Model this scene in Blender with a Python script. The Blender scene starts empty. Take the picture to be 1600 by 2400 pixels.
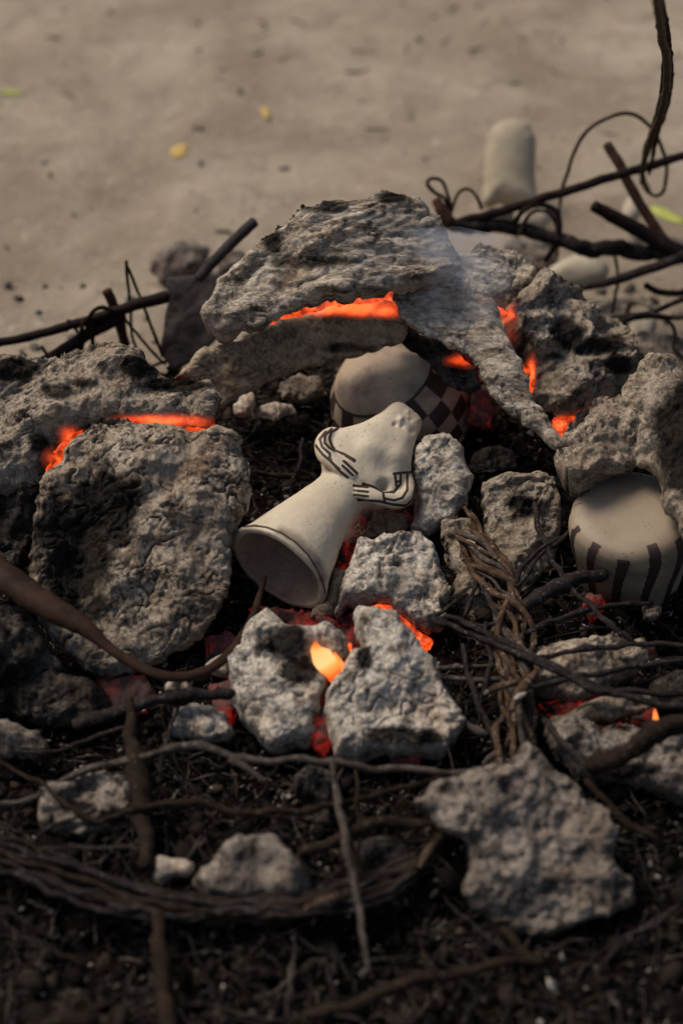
import bpy, bmesh, math, random
import numpy as np
from mathutils import Vector, Matrix

random.seed(7)
RS = np.random.RandomState(11)
scene = bpy.context.scene
col = scene.collection

# ------------------------------------------------------------------ camera
PITCH = math.radians(40.0)
DIST = 1.40
TGT = np.array([0.0, 0.0, 0.06])
FWD = np.array([0.0, math.cos(PITCH), -math.sin(PITCH)])
UPV = np.array([0.0, math.sin(PITCH), math.cos(PITCH)])
RGT = np.array([1.0, 0.0, 0.0])
CAM = TGT - FWD * DIST
cd = bpy.data.cameras.new('camera')
cam = bpy.data.objects.new('camera', cd)
col.objects.link(cam)
cam.location = CAM
cam.rotation_euler = (math.radians(90) - PITCH, 0, 0)
cd.sensor_fit = 'VERTICAL'
cd.sensor_height = 36.0
cd.lens = 50.0
cd.clip_start = 0.02
cd.clip_end = 200.0
cd.dof.use_dof = True
cd.dof.focus_distance = 1.345
cd.dof.aperture_fstop = 2.4
scene.camera = cam

# ------------------------------------------------------------------ light
world = bpy.data.worlds.new("World")
scene.world = world
world.use_nodes = True
SUN_EL, SUN_AZ = 56.0, -60.0          # azimuth from +Y (away from the camera), negative to the left
wn = world.node_tree
wn.nodes.clear()
wo = wn.nodes.new('ShaderNodeOutputWorld')
wb = wn.nodes.new('ShaderNodeBackground')
sky = wn.nodes.new('ShaderNodeTexSky')
sky.sky_type = 'NISHITA'
sky.sun_disc = False
sky.sun_elevation = math.radians(SUN_EL)
sky.sun_rotation = math.radians(SUN_AZ)
sky.air_density = 1.0
sky.dust_density = 4.0
wb.inputs['Strength'].default_value = 0.075
wn.links.new(sky.outputs[0], wb.inputs['Color'])
wn.links.new(wb.outputs[0], wo.inputs['Surface'])
sl = bpy.data.lights.new('sun', 'SUN')
sl.energy = 2.35
sl.angle = math.radians(24)
sl.color = (1.0, 0.89, 0.76)
so = bpy.data.objects.new('sun', sl)
col.objects.link(so)
_e, _a = math.radians(SUN_EL), math.radians(SUN_AZ)
sdir = Vector((math.sin(_a) * math.cos(_e), math.cos(_a) * math.cos(_e), math.sin(_e)))
so.rotation_euler = sdir.to_track_quat('Z', 'Y').to_euler()
so.location = sdir * 3

scene.view_settings.view_transform = 'Standard'
scene.view_settings.look = 'None'
scene.view_settings.gamma = 1.0
scene.view_settings.exposure = 0.2
scene.view_settings.use_curve_mapping = False

# ------------------------------------------------------------------ pixel -> place
KD = 1600.0 / 1568.0                    # coordinates below are read off a 1568 x 2352 view of the photograph
TANV = 18.0 / 50.0
def ray(x, y):
    x = np.asarray(x, float) * KD; y = np.asarray(y, float) * KD
    a = (x - 800.0) / 1200.0 * TANV
    b = (1200.0 - y) / 1200.0 * TANV
    return FWD + a[..., None] * RGT + b[..., None] * UPV
def P(x, y, z=0.0):
    r = ray(x, y)
    t = (z - CAM[2]) / r[..., 2]
    return CAM + r * np.asarray(t)[..., None]
def Pn(x, y, p0, n):
    r = ray(x, y)
    t = ((p0 - CAM) @ n) / (r @ n)
    return CAM + r * t[..., None]
def proj(p):
    q = p - CAM
    d = q @ FWD
    return (800 + (q @ RGT) / d / TANV * 1200) / KD, (1200 - (q @ UPV) / d / TANV * 1200) / KD
def Z4(pts):                            # points read off the close view of the figurine
    return [((500 + a * 0.39541) / KD, (880 + b * 0.39541) / KD) for a, b in pts]

# ------------------------------------------------------------------ noise (numpy)
_perm = RS.permutation(256)
_perm = np.concatenate([_perm, _perm, _perm])
_g = RS.normal(size=(256, 3)); _g /= np.linalg.norm(_g, axis=1)[:, None]
def perlin(p):
    pi = np.floor(p).astype(np.int64)
    pf = p - pi
    pi &= 255
    u = pf * pf * pf * (pf * (pf * 6 - 15) + 10)
    out = 0
    for dx in (0, 1):
        wx = u[:, 0] if dx else 1 - u[:, 0]
        a = _perm[pi[:, 0] + dx]
        for dy in (0, 1):
            wy = u[:, 1] if dy else 1 - u[:, 1]
            b = _perm[a + pi[:, 1] + dy]
            for dz in (0, 1):
                wz = u[:, 2] if dz else 1 - u[:, 2]
                g = _g[_perm[b + pi[:, 2] + dz] & 255]
                d = g[:, 0] * (pf[:, 0] - dx) + g[:, 1] * (pf[:, 1] - dy) + g[:, 2] * (pf[:, 2] - dz)
                out = out + wx * wy * wz * d
    return out * 1.6
def fbm(p, o=3):
    s, a = 0, 1.0
    for i in range(o):
        s = s + a * perlin(p * (2.03 ** i) + 17.3 * i); a *= 0.5
    return s
def vnoise(p):
    return np.stack([perlin(p), perlin(p + 31.7), perlin(p + 77.1)], 1)

# ------------------------------------------------------------------ object helpers
def nm(o, label=None, cat=None, group=None, kind=None):
    if label: o['label'] = label
    if cat: o['category'] = cat
    if group: o['group'] = group
    if kind: o['kind'] = kind
    return o
def mk(name, verts, faces, mat, parent=None, smooth=True, attrs=None, center=True):
    verts = np.asarray(verts, float)
    me = bpy.data.meshes.new(name)
    c = verts.mean(0) if center else np.zeros(3)
    if center: c[2] = verts[:, 2].min()
    v = verts - c
    if isinstance(faces, np.ndarray):
        n, k = faces.shape
        me.vertices.add(len(v)); me.vertices.foreach_set('co', v.ravel())
        me.loops.add(n * k); me.loops.foreach_set('vertex_index', faces.ravel())
        me.polygons.add(n); me.polygons.foreach_set('loop_start', np.arange(n) * k)
        me.update(calc_edges=True)
    else:
        me.from_pydata([tuple(x) for x in v], [], [tuple(int(i) for i in f) for f in faces])
    me.validate()
    if smooth: me.polygons.foreach_set('use_smooth', [True] * len(me.polygons))
    if attrs:
        for k, a in attrs.items():
            at = me.attributes.new(k, 'FLOAT', 'POINT'); at.data.foreach_set('value', np.asarray(a, float))
    if mat: me.materials.append(mat)
    me.update()
    o = bpy.data.objects.new(name, me)
    col.objects.link(o)
    if parent is not None:
        o.parent = parent
        o.location = Vector(c) - parent.location
    else:
        o.location = c
    return o
def empty(name, loc, label, cat, group=None):
    o = bpy.data.objects.new(name, None); col.objects.link(o)
    o.location = Vector(loc); o.empty_display_size = 0.02
    return nm(o, label, cat, group)

def polydist(q, poly):
    n = len(q); best = np.full(n, 1e9); near = np.zeros((n, 2)); inside = np.zeros(n, bool)
    m = len(poly)
    for i in range(m):
        a = poly[i]; b = poly[(i + 1) % m]
        ab = b - a; L = ab @ ab + 1e-15
        t = np.clip(((q - a) @ ab) / L, 0, 1)
        c = a + t[:, None] * ab
        d = ((q - c) ** 2).sum(1)
        k = d < best
        best[k] = d[k]; near[k] = c[k]
        cond = (a[1] > q[:, 1]) != (b[1] > q[:, 1])
        if abs(b[1] - a[1]) > 1e-12:
            xi = (b[0] - a[0]) * (q[:, 1] - a[1]) / (b[1] - a[1]) + a[0]
            inside ^= cond & (q[:, 0] < xi)
    d = np.sqrt(best)
    return np.where(inside, d, -d), near

CRUST_N = [0]
def crust(name, poly, z, nrm, T, mat, label=None, cat=None, group=None, parent=None, R=None, dome=0.3,
          back=None, res=0.0016, amp=(0.004, 0.0022, 0.0009), jag=0.0025, crack=0.0015, soot=(), glow=(), bend=None,
          anchor=None, stretch=None, bumps=(), kind=None, smooth=True, attr=None, grain=1.0):
    """A broken clod or slab: the outline lies in its own tilted plane in the scene, it has real thickness
    (T in front, back behind), broken rounded edges, lumps, flakes and cracks."""
    CRUST_N[0] += 1
    seed = CRUST_N[0] * 3.71
    n = np.array(nrm, float); n /= np.linalg.norm(n)
    poly = np.array(poly, float)
    ax, ay = anchor if anchor else poly.mean(0)
    p0 = P(ax, ay, z)
    u = np.cross([0, 1, 0], n); u /= np.linalg.norm(u)
    v = np.cross(n, u)
    w = Pn(poly[:, 0], poly[:, 1], p0, n) - p0
    q = np.stack([w @ u, w @ v], 1)
    # resample and break the outline
    pts = []
    for i in range(len(q)):
        a, b = q[i], q[(i + 1) % len(q)]
        k = max(1, int(np.linalg.norm(b - a) / 0.004))
        for j in range(k): pts.append(a + (b - a) * j / k)
    pts = np.array(pts)
    for _ in range(1):
        pts = 0.5 * pts + 0.25 * np.roll(pts, 1, 0) + 0.25 * np.roll(pts, -1, 0)
    s3 = np.c_[pts, np.full(len(pts), seed)]
    jn = np.stack([fbm(s3 * np.array([90, 90, 1.]), 2), fbm(s3 * np.array([90, 90, 1.]) + 50, 2)], 1)
    pts = pts + jn * jag
    lo, hi = pts.min(0) - 2 * res, pts.max(0) + 2 * res
    nu, nv = int((hi[0] - lo[0]) / res) + 2, int((hi[1] - lo[1]) / res) + 2
    gu, gv = np.meshgrid(lo[0] + np.arange(nu) * res, lo[1] + np.arange(nv) * res, indexing='ij')
    Q = np.stack([gu.ravel(), gv.ravel()], 1)
    # jitter for less regular tessellation
    Q = Q + (RS.rand(*Q.shape) - 0.5) * res * 0.3
    d, near = polydist(Q, pts)
    ins = (d > 0).reshape(nu, nv)
    cell = ins[:-1, :-1] | ins[1:, :-1] | ins[:-1, 1:] | ins[1:, 1:]
    ci, cj = np.nonzero(cell)
    idx = lambda i, j: i * nv + j
    F = np.stack([idx(ci, cj), idx(ci + 1, cj), idx(ci + 1, cj + 1), idx(ci, cj + 1)], 1)
    used = np.unique(F)
    remap = np.full(nu * nv, -1); remap[used] = np.arange(len(used))
    F = remap[F]
    Q = Q[used]; d = d[used]; near = near[used]
    out = d <= 0
    Q[out] = near[out]; d = np.maximum(d, 0)
    if R is None: R = min(0.012, T)
    dm = max(d.max(), 1e-6)
    e = np.sqrt(np.clip(1 - (1 - np.minimum(d / min(R, dm), 1)) ** 2, 0, 1))
    dmn = np.sqrt(np.clip(1 - (1 - d / dm) ** 2, 0, 1))
    prof = (1 - dome) * e + dome * dmn
    hf = T * prof
    tb = T if back is None else back
    hb = -tb * prof
    base = p0 + Q[:, :1] * u + Q[:, 1:] * v
    if bend is not None:
        bx, by = proj(base)
        r = base - CAM; r /= np.linalg.norm(r, axis=1)[:, None]
        off = bend(bx, by)
        base = base + r * (off / (-(r @ n)))[:, None] * -1.0
    rim = out
    nF = len(Q)
    Vf = base + hf[:, None] * n
    bidx = np.where(rim, np.arange(nF), 0)
    binter = np.nonzero(~rim)[0]
    bmap = np.arange(nF); bmap[binter] = nF + np.arange(len(binter))
    Vb = (base + hb[:, None] * n)[binter]
    V = np.concatenate([Vf, Vb])
    Fa = np.concatenate([F, bmap[F][:, ::-1]])
    front = np.concatenate([np.ones(nF), np.zeros(len(binter))])
    edge = np.concatenate([d, d[binter]])
    # relief
    S = V.copy()
    if stretch is not None:
        sa = np.array(stretch[0], float); sa /= np.linalg.norm(sa)
        S = S - (S @ sa)[:, None] * sa * (1 - 1.0 / stretch[1])
    S = S + seed
    sgn = np.where(front > 0, 1.0, -1.0)
    amp = (amp[0] * .75, amp[1] * .52, amp[2] * .6)
    tot = vnoise(S * 28 * grain) * amp[0] + vnoise(S * 75 * grain) * amp[1] * .35
    a = np.abs(fbm(S * 42 * grain, 4))
    tot += n * (sgn * (a - 0.25) * amp[1] * .8)[:, None]
    tot += vnoise(S * 230 * grain) * amp[2] * .7
    tot += n * (sgn * perlin(S * 420) * amp[2] * 0.8)[:, None]
    # terraces: flaky layers
    fl = fbm(S * 20 * grain + 9, 4) * 5.5
    fr = fl - np.floor(fl)
    st = np.floor(fl) + np.clip(fr * 7, 0, 1) + fr * .25
    tot += n * (sgn * st * amp[1] * 1.35)[:, None]
    if crack:
        wr = S * 26 * grain + vnoise(S * 60) * 0.35
        c1 = np.abs(perlin(wr)); m = np.clip(perlin(S * 16 + 5) * 2 + 0.5, 0, 1)
        ck = np.exp(-(c1 / 0.036) ** 2) * m
        c2 = np.abs(perlin(wr * 2.1 + 40)); ck2 = np.exp(-(c2 / 0.055) ** 2) * np.clip(perlin(S * 20 + 55) * 2 + 0.6, 0, 1)
        tot -= n * (sgn * (ck * crack * 2.6 + ck2 * crack * 1.7))[:, None]
    tot += n * (sgn * fbm(S * 640, 2) * 0.0003)[:, None]
    pit = np.clip(perlin(S * 150 + 70) - 0.38, 0, 1) * np.clip(perlin(S * 24 + 15) + .35, 0, 1)
    tot -= n * (sgn * pit * amp[2] * 3.5)[:, None]
    V = V + tot
    bx, by = proj(V)
    for (cx, cy, rx, amt) in bumps:
        g = np.exp(-(((bx - cx) ** 2 + (by - cy) ** 2) / rx ** 2)) * front
        V += n * (g * amt)[:, None]
    so_ = np.zeros(len(V))
    for (cx, cy, rx, ry, s) in soot:
        rr = ((bx - cx) / rx) ** 2 + ((by - cy) / ry) ** 2
        wob = fbm(S * 45 + 3, 3) * 0.45
        so_ = np.maximum(so_, np.clip((1.5 - rr + wob * 1.2) / 1.3, 0, 1) * s)
    gl_ = np.zeros(len(V))
    for (cx, cy, rx, ry, s) in glow:
        rr = np.sqrt(((bx - cx) / rx) ** 2 + ((by - cy) / ry) ** 2)
        gl_ = np.maximum(gl_, np.clip(1.15 - rr + fbm(S * 40 + 8, 3) * .25, 0, 1) * s)
    o = mk(name, V, Fa, mat, parent, smooth, {'soot': so_, 'glow': gl_})
    if parent is None: nm(o, label, cat, group, kind)
    elif kind: o['kind'] = kind
    return o

def catmull(pts, n):
    pts = np.array(pts, float)
    p = np.vstack([2 * pts[0] - pts[1], pts, 2 * pts[-1] - pts[-2]])
    out = []
    seg = len(pts) - 1
    for t in np.linspace(0, seg - 1e-6, n):
        i = int(t); f = t - i
        a, b, c, d = p[i], p[i + 1], p[i + 2], p[i + 3]
        out.append(0.5 * ((2 * b) + (-a + c) * f + (2 * a - 5 * b + 4 * c - d) * f * f + (-a + 3 * b - 3 * c + d) * f ** 3))
    return np.array(out)
def tube_geo(path, rad, seg=8, rough=0.0, flat=1.0, seed=0.0, flatdir=None):
    n = len(path)
    T = np.gradient(path, axis=0); T /= np.linalg.norm(T, axis=1)[:, None] + 1e-12
    ref = np.array([0, 0, 1.0]) if flatdir is None else np.array(flatdir, float)
    V = []
    for i in range(n):
        s = np.cross(T[i], ref)
        if np.linalg.norm(s) < 1e-3: s = np.cross(T[i], [0, 1, 0.2])
        s /= np.linalg.norm(s); w = np.cross(s, T[i])
        for k in range(seg):
            a = 2 * math.pi * k / seg
            V.append(path[i] + rad[i] * (math.cos(a) * s + math.sin(a) * w * flat))
    V = np.array(V)
    if rough: 
        nn = V - np.repeat(path, seg, 0)
        V = V + nn * (perlin(V * 90 + seed) * rough + perlin(V * 260 + seed) * rough * 0.6)[:, None]
    F = []
    for i in range(n - 1):
        for k in range(seg):
            F.append((i * seg + k, i * seg + (k + 1) % seg, (i + 1) * seg + (k + 1) % seg, (i + 1) * seg + k))
    c0 = len(V); V = np.vstack([V, path[:1] - T[:1] * rad[0] * 0.4, path[-1:] + T[-1:] * rad[-1] * 0.4])
    for k in range(seg):
        F.append((c0, (k + 1) % seg, k)); b = (n - 1) * seg
        F.append((c0 + 1, b + k, b + (k + 1) % seg))
    return V, F
SN = [0]
def stick(name, pts, r, mat, label=None, cat='twig', group=None, parent=None, n=None, seg=8, rough=0.25, kink=0.0012,
          flat=1.0, nodes=True, flatdir=None):
    """pts: (x, y, height) points; r: radius in metres, or a list of radii along the length"""
    SN[0] += 1
    w = np.array([P(a, b, z) for a, b, z in pts])
    L = np.linalg.norm(np.diff(w, axis=0), axis=1).sum()
    if n is None: n = max(8, int(L / 0.006))
    path = catmull(w, n)
    sd = SN[0] * 5.3
    path = path + vnoise(path * 35 + sd) * kink * 1.4 + vnoise(path * 90 + sd) * kink * 0.5
    rr = np.interp(np.linspace(0, 1, n), np.linspace(0, 1, len(np.atleast_1d(r))), np.atleast_1d(r)) if np.ndim(r) else np.full(n, r)
    if nodes:
        rr = rr * (1 + 0.45 * np.clip(perlin(np.c_[np.linspace(0, L * 30, n), np.full(n, sd), np.full(n, 2.)]) - 0.25, 0, 1) * 2)
    V, F = tube_geo(path, rr, seg, rough, flat, sd, flatdir)
    o = mk(name, V, F, mat, parent)
    if parent is None: nm(o, label, cat, group)
    return o

# ------------------------------------------------------------------ materials
def new_mat(name):
    m = bpy.data.materials.new(name); m.use_nodes = True
    nt = m.node_tree; nt.nodes.clear()
    out = nt.nodes.new('ShaderNodeOutputMaterial')
    return m, nt, out
class N:
    def __init__(s, nt): s.nt = nt
    def node(s, t, **k):
        n = s.nt.nodes.new(t)
        for a, b in k.items(): setattr(n, a, b)
        return n
    def link(s, a, b): s.nt.links.new(a, b)
    def noise(s, scale, detail=4, rough=0.6, dist=0.0, off=0.0, vec=None):
        n = s.node('ShaderNodeTexNoise'); n.inputs['Scale'].default_value = scale
        n.inputs['Detail'].default_value = detail; n.inputs['Roughness'].default_value = rough
        n.inputs['Distortion'].default_value = dist
        mp = s.node('ShaderNodeMapping'); mp.inputs['Location'].default_value = (off, off * 1.3, off * .7)
        s.link(vec if vec is not None else s.co, mp.inputs['Vector']); s.link(mp.outputs[0], n.inputs['Vector'])
        return n.outputs['Fac']
    def ramp(s, fac, stops, interp='LINEAR'):
        r = s.node('ShaderNodeValToRGB'); cr = r.color_ramp; cr.interpolation = interp
        while len(cr.elements) < len(stops): cr.elements.new(0.5)
        for e, (p, c) in zip(cr.elements, stops):
            e.position = p; e.color = (c, c, c, 1) if np.isscalar(c) else (*c, 1)
        s.link(fac, r.inputs[0]); return r.outputs[0]
    def mix(s, fac, a, b, mode='MIX'):
        m = s.node('ShaderNodeMix', data_type='RGBA', blend_type=mode)
        for sock, val in ((m.inputs[0], fac), (m.inputs[6], a), (m.inputs[7], b)):
            if isinstance(val, (int, float)): sock.default_value = val
            elif isinstance(val, tuple): sock.default_value = (*val, 1)
            else: s.link(val, sock)
        return m.outputs[2]
    def math(s, op, a, b=0.0):
        m = s.node('ShaderNodeMath', operation=op)
        for sock, val in ((m.inputs[0], a), (m.inputs[1], b)):
            if isinstance(val, (int, float)): sock.default_value = val
            else: s.link(val, sock)
        return m.outputs[0]

def mat_crust(name, pale, tan, dark, paleamt=0.5, darkamt=0.4, bluish=0.2, scale=1.0, bump=1.0, fib=False):
    m, nt, out = new_mat(name); g = N(nt)
    tc = g.node('ShaderNodeTexCoord'); g.co = tc.outputs['Object']
    if fib:
        mp = g.node('ShaderNodeMapping'); mp.inputs['Scale'].default_value = (0.35, 1.3, 1.3)
        mp.inputs['Rotation'].default_value = (0, 0, 0.35)
        g.link(tc.outputs['Object'], mp.inputs['Vector']); g.co = mp.outputs[0]
    base = g.mix(g.ramp(g.noise(22 * scale, 6, .65, .4), [(0.5 - paleamt * .3, 0.0), (0.72 - paleamt * .3, 1.0)]), tan, pale)
    # cool white ash dust
    base = g.mix(g.math('MULTIPLY', g.ramp(g.noise(31 * scale, 5, .7, 0.2, 3.1), [(0.52, 0.0), (0.66, 1.0)]), bluish), base,
                 (pale[0] * 1.12, pale[1] * 1.2, pale[2] * 1.36))
    # char mottling
    base = g.mix(g.ramp(g.noise(60 * scale, 8, .72, .3, 7.7), [(0.36 + darkamt * .12, 1.0), (0.50 + darkamt * .12, 0.0)]), base, dark)
    base = g.mix(g.math('MULTIPLY', g.ramp(g.noise(340 * scale, 4, .8, 0, 1.7), [(0.36, 1.0), (0.5, 0.0)]), 0.65), base, dark)
    base = g.mix(g.math('MULTIPLY', g.ramp(g.noise(420 * scale, 3, .7, 0, 9.7), [(0.58, 0.0), (0.68, 1.0)]), 0.5), base,
                 tuple(min(1, c * 1.35) for c in pale))
    mid = tuple((a + b) * .5 for a, b in zip(tan, dark))
    base = g.mix(g.math('MULTIPLY', g.ramp(g.noise(150 * scale, 7, .8, .4, 21.), [(0.40, 1.0), (0.52, 0.0)]), 0.75), base, mid)
    base = g.mix(g.math('MULTIPLY', g.ramp(g.noise(17 * scale, 5, .6, .8, 33.), [(0.50, 0.0), (0.66, 1.0)]), 0.45), base,
                 (tan[0] * .9, tan[1] * .72, tan[2] * .55))
    at = g.node('ShaderNodeAttribute', attribute_name='soot')
    sn = g.math('ADD', g.math('MULTIPLY', g.math('SUBTRACT', g.noise(60, 8, .75, .6, 4.), 0.5), 1.5), g.math('MULTIPLY', g.math('SUBTRACT', g.noise(300, 5, .8, 0, 14.), 0.5), 0.7))
    sm = g.math('MULTIPLY', g.ramp(g.math('MULTIPLY', at.outputs['Fac'], g.math('ADD', sn, 1.0)), [(0.12, 0.0), (0.62, 1.0)]), .95)
    base = g.mix(sm, base, (0.010, 0.009, 0.009))
    bs = g.node('ShaderNodeBsdfPrincipled')
    ga = g.node('ShaderNodeAttribute', attribute_name='glow')
    gf = g.math('MULTIPLY', ga.outputs['Fac'], g.math('ADD', g.math('MULTIPLY', g.noise(90, 6, .7, .5, 44.), 0.9), 0.55))
    g.link(g.ramp(gf, [(0.04, (0, 0, 0)), (0.30, (0.10, 0.008, 0.002)), (0.55, (0.55, 0.045, 0.008)), (0.85, (1.0, 0.16, 0.028))]), bs.inputs['Emission Color'])
    bs.inputs['Emission Strength'].default_value = 1.25
    g.link(base, bs.inputs['Base Color']); bs.inputs['Roughness'].default_value = 0.95
    bs.inputs['Specular IOR Level'].default_value = 0.0
    b1 = g.node('ShaderNodeBump'); b1.inputs['Strength'].default_value = bump; b1.inputs['Distance'].default_value = 0.0020
    h = g.math('ADD', g.noise(190 * scale, 8, .75), g.math('MULTIPLY', g.noise(70 * scale, 5, .6, .5, 2.), 1.2))
    vo = g.node('ShaderNodeTexVoronoi', feature='DISTANCE_TO_EDGE'); vo.inputs['Scale'].default_value = 75 * scale
    wv = g.node('ShaderNodeVectorMath', operation='ADD')
    nz = g.node('ShaderNodeTexNoise'); nz.inputs['Scale'].default_value = 60; nz.inputs['Detail'].default_value = 4
    sc_ = g.node('ShaderNodeVectorMath', operation='SCALE'); sc_.inputs['Scale'].default_value = 0.03
    g.link(g.co, nz.inputs['Vector']); g.link(nz.outputs['Color'], sc_.inputs[0]); g.link(g.co, wv.inputs[0]); g.link(sc_.outputs[0], wv.inputs[1])
    g.link(wv.outputs[0], vo.inputs['Vector'])
    ck = g.ramp(vo.outputs['Distance'], [(0.0, 0.0), (0.035, 1.0)])
    ckm = g.math('MAXIMUM', ck, g.ramp(g.noise(25, 3, .5, 0, 12.), [(0.44, 0.0), (0.55, 1.0)]))
    h = g.math('ADD', h, g.math('MULTIPLY', ckm, 1.1))
    g.link(h, b1.inputs['Height']); g.link(b1.outputs[0], bs.inputs['Normal'])
    g.link(bs.outputs[0], out.inputs['Surface'])
    return m

M = {}
M['arch'] = mat_crust('ash_crust_grey', (0.56, 0.49, 0.40), (0.29, 0.225, 0.16), (0.055, 0.044, 0.036), .7, .22, .25, fib=True)
M['inner'] = mat_crust('clay_crust_tan', (0.46, 0.375, 0.26), (0.33, 0.255, 0.17), (0.08, 0.06, 0.045), .5, .0, .1)
M['slab'] = mat_crust('ash_crust_brown', (0.46, 0.39, 0.305), (0.25, 0.195, 0.145), (0.055, 0.043, 0.034), .55, .05, .15)
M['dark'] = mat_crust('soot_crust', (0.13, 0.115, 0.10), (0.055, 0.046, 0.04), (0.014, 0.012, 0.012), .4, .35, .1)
M['pale'] = mat_crust('white_ash_clod', (0.62, 0.565, 0.48), (0.42, 0.345, 0.26), (0.09, 0.07, 0.055), .8, .08, .4)
M['lump'] = mat_crust('brown_ash_clod', (0.32, 0.275, 0.23), (0.19, 0.155, 0.125), (0.03, 0.025, 0.022), .55, .2, .2)

def mat_plain(name, c1, c2, scale=40, rough=0.8, bump=0.4, spec=0.3, c3=None, metallic=0.0):
    m, nt, out = new_mat(name); g = N(nt)
    tc = g.node('ShaderNodeTexCoord'); g.co = tc.outputs['Object']
    b = g.mix(g.ramp(g.noise(scale, 6, .65, .3), [(0.38, 0.0), (0.62, 1.0)]), c1, c2)
    if c3: b = g.mix(g.ramp(g.noise(scale * 4, 5, .75, 0, 5.), [(0.56, 0.0), (0.66, 1.0)]), b, c3)
    bs = g.node('ShaderNodeBsdfPrincipled'); g.link(b, bs.inputs['Base Color'])
    bs.inputs['Roughness'].default_value = rough; bs.inputs['Specular IOR Level'].default_value = spec * .12
    bs.inputs['Metallic'].default_value = metallic
    bp = g.node('ShaderNodeBump'); bp.inputs['Strength'].default_value = bump; bp.inputs['Distance'].default_value = 0.001
    g.link(g.noise(scale * 6, 6, .7), bp.inputs['Height']); g.link(bp.outputs[0], bs.inputs['Normal'])
    g.link(bs.outputs[0], out.inputs['Surface']); return m
M['twig'] = mat_plain('charred_twig', (0.012, 0.010, 0.010), (0.030, 0.024, 0.022), 60, .75, .6, .3, (0.10, 0.09, 0.085))
M['twigbrown'] = mat_plain('brown_twig', (0.011, 0.008, 0.006), (0.027, 0.018, 0.013), 60, .75, .6, .3, (0.07, 0.05, 0.038))
M['twiggrey'] = mat_plain('grey_twig', (0.03, 0.024, 0.021), (0.08, 0.065, 0.055), 60, .8, .6, .3, (0.17, 0.15, 0.135))
M['vine'] = mat_plain('dry_vine', (0.03, 0.018, 0.012), (0.10, 0.062, 0.038), 45, .8, .7, .25, (0.26, 0.22, 0.18))
M['rod'] = mat_plain('rusty_rod', (0.010, 0.008, 0.008), (0.026, 0.016, 0.013), 70, .65, .4, .4)
M['rodbrown'] = mat_plain('red_rust_rod', (0.03, 0.017, 0.012), (0.07, 0.038, 0.027), 60, .8, .4, .3)
M['wire'] = mat_plain('old_wire', (0.04, 0.027, 0.018), (0.08, 0.055, 0.038), 60, .6, .3, .4)
M['poker'] = mat_plain('rusty_poker', (0.020, 0.012, 0.009), (0.045, 0.025, 0.017), 50, .6, .5, .45, (0.02, 0.016, 0.014))
M['shovel'] = mat_plain('sooty_steel', (0.03, 0.027, 0.026), (0.065, 0.058, 0.054), 30, .7, .5, .4, (0.03, 0.028, 0.03))
M['leaf'] = mat_plain('yellow_leaf', (0.42, 0.29, 0.09), (0.50, 0.37, 0.14), 60, .7, .3)
M['leafgreen'] = mat_plain('green_leaf', (0.30, 0.34, 0.07), (0.40, 0.42, 0.12), 60, .6, .3)
M['palewood'] = mat_plain('cream_ceramic_plain', (0.36, 0.31, 0.235), (0.46, 0.41, 0.32), 20, .6, .15, .3)
M['creamleg'] = mat_plain('cream_clay', (0.33, 0.28, 0.20), (0.43, 0.375, 0.28), 14, .6, .15, .3)

def mat_ceramic(name, c1, c2, soot=(0.12, 0.085, 0.07), inner=(0.13, 0.09, 0.065)):
    m, nt, out = new_mat(name); g = N(nt)
    tc = g.node('ShaderNodeTexCoord'); g.co = tc.outputs['Object']
    b = g.mix(g.ramp(g.noise(16, 5, .6, .4), [(0.35, 0.0), (0.65, 1.0)]), c1, c2)
    b = g.mix(g.math('MULTIPLY', g.ramp(g.noise(26, 6, .65, .4, 2.2), [(0.56, 0.0), (0.68, 1.0)]), 0.25), b, (0.36, 0.30, 0.22))
    at2 = g.node('ShaderNodeAttribute', attribute_name='inner')
    b = g.mix(at2.outputs['Fac'], b, g.mix(g.ramp(g.noise(55, 6, .75, .4, 7.), [(0.38, 0.0), (0.66, 1.0)]), inner, tuple(c * 1.7 for c in inner)))
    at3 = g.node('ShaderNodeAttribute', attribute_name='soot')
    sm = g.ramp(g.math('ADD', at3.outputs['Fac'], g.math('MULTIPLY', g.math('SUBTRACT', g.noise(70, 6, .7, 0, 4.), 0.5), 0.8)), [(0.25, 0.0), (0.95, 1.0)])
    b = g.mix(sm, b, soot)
    at = g.node('ShaderNodeAttribute', attribute_name='paint')
    pr = g.ramp(g.math('ADD', at.outputs['Fac'], g.math('MULTIPLY', g.math('SUBTRACT', g.noise(700, 3, .6), 0.5), 0.35)), [(0.42, 0.0), (0.56, 1.0)])
    b = g.mix(pr, b, (0.040, 0.024, 0.019))
    vo = g.node('ShaderNodeTexVoronoi'); vo.inputs['Scale'].default_value = 230
    g.link(g.co, vo.inputs['Vector'])
    sp = g.math('MULTIPLY', g.ramp(vo.outputs['Distance'], [(0.13, 1.0), (0.21, 0.0)]), g.ramp(g.noise(60, 4, .6, 0, 3.), [(0.50, 0.0), (0.56, 1.0)]))
    b = g.mix(g.math('MULTIPLY', sp, 0.8), b, (0.10, 0.075, 0.055))
    bs = g.node('ShaderNodeBsdfPrincipled'); g.link(b, bs.inputs['Base Color'])
    bs.inputs['Roughness'].default_value = 0.58; bs.inputs['Specular IOR Level'].default_value = 0.35
    bp = g.node('ShaderNodeBump'); bp.inputs['Strength'].default_value = 0.35; bp.inputs['Distance'].default_value = 0.0007
    g.link(g.math('ADD', g.noise(260, 5, .6), g.math('MULTIPLY', g.noise(45, 3, .5), 2.5)), bp.inputs['Height']); g.link(bp.outputs[0], bs.inputs['Normal'])
    g.link(bs.outputs[0], out.inputs['Surface']); return m
M['ceramic'] = mat_ceramic('cream_ceramic', (0.50, 0.42, 0.30), (0.60, 0.52, 0.39), inner=(0.27, 0.185, 0.135))
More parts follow.
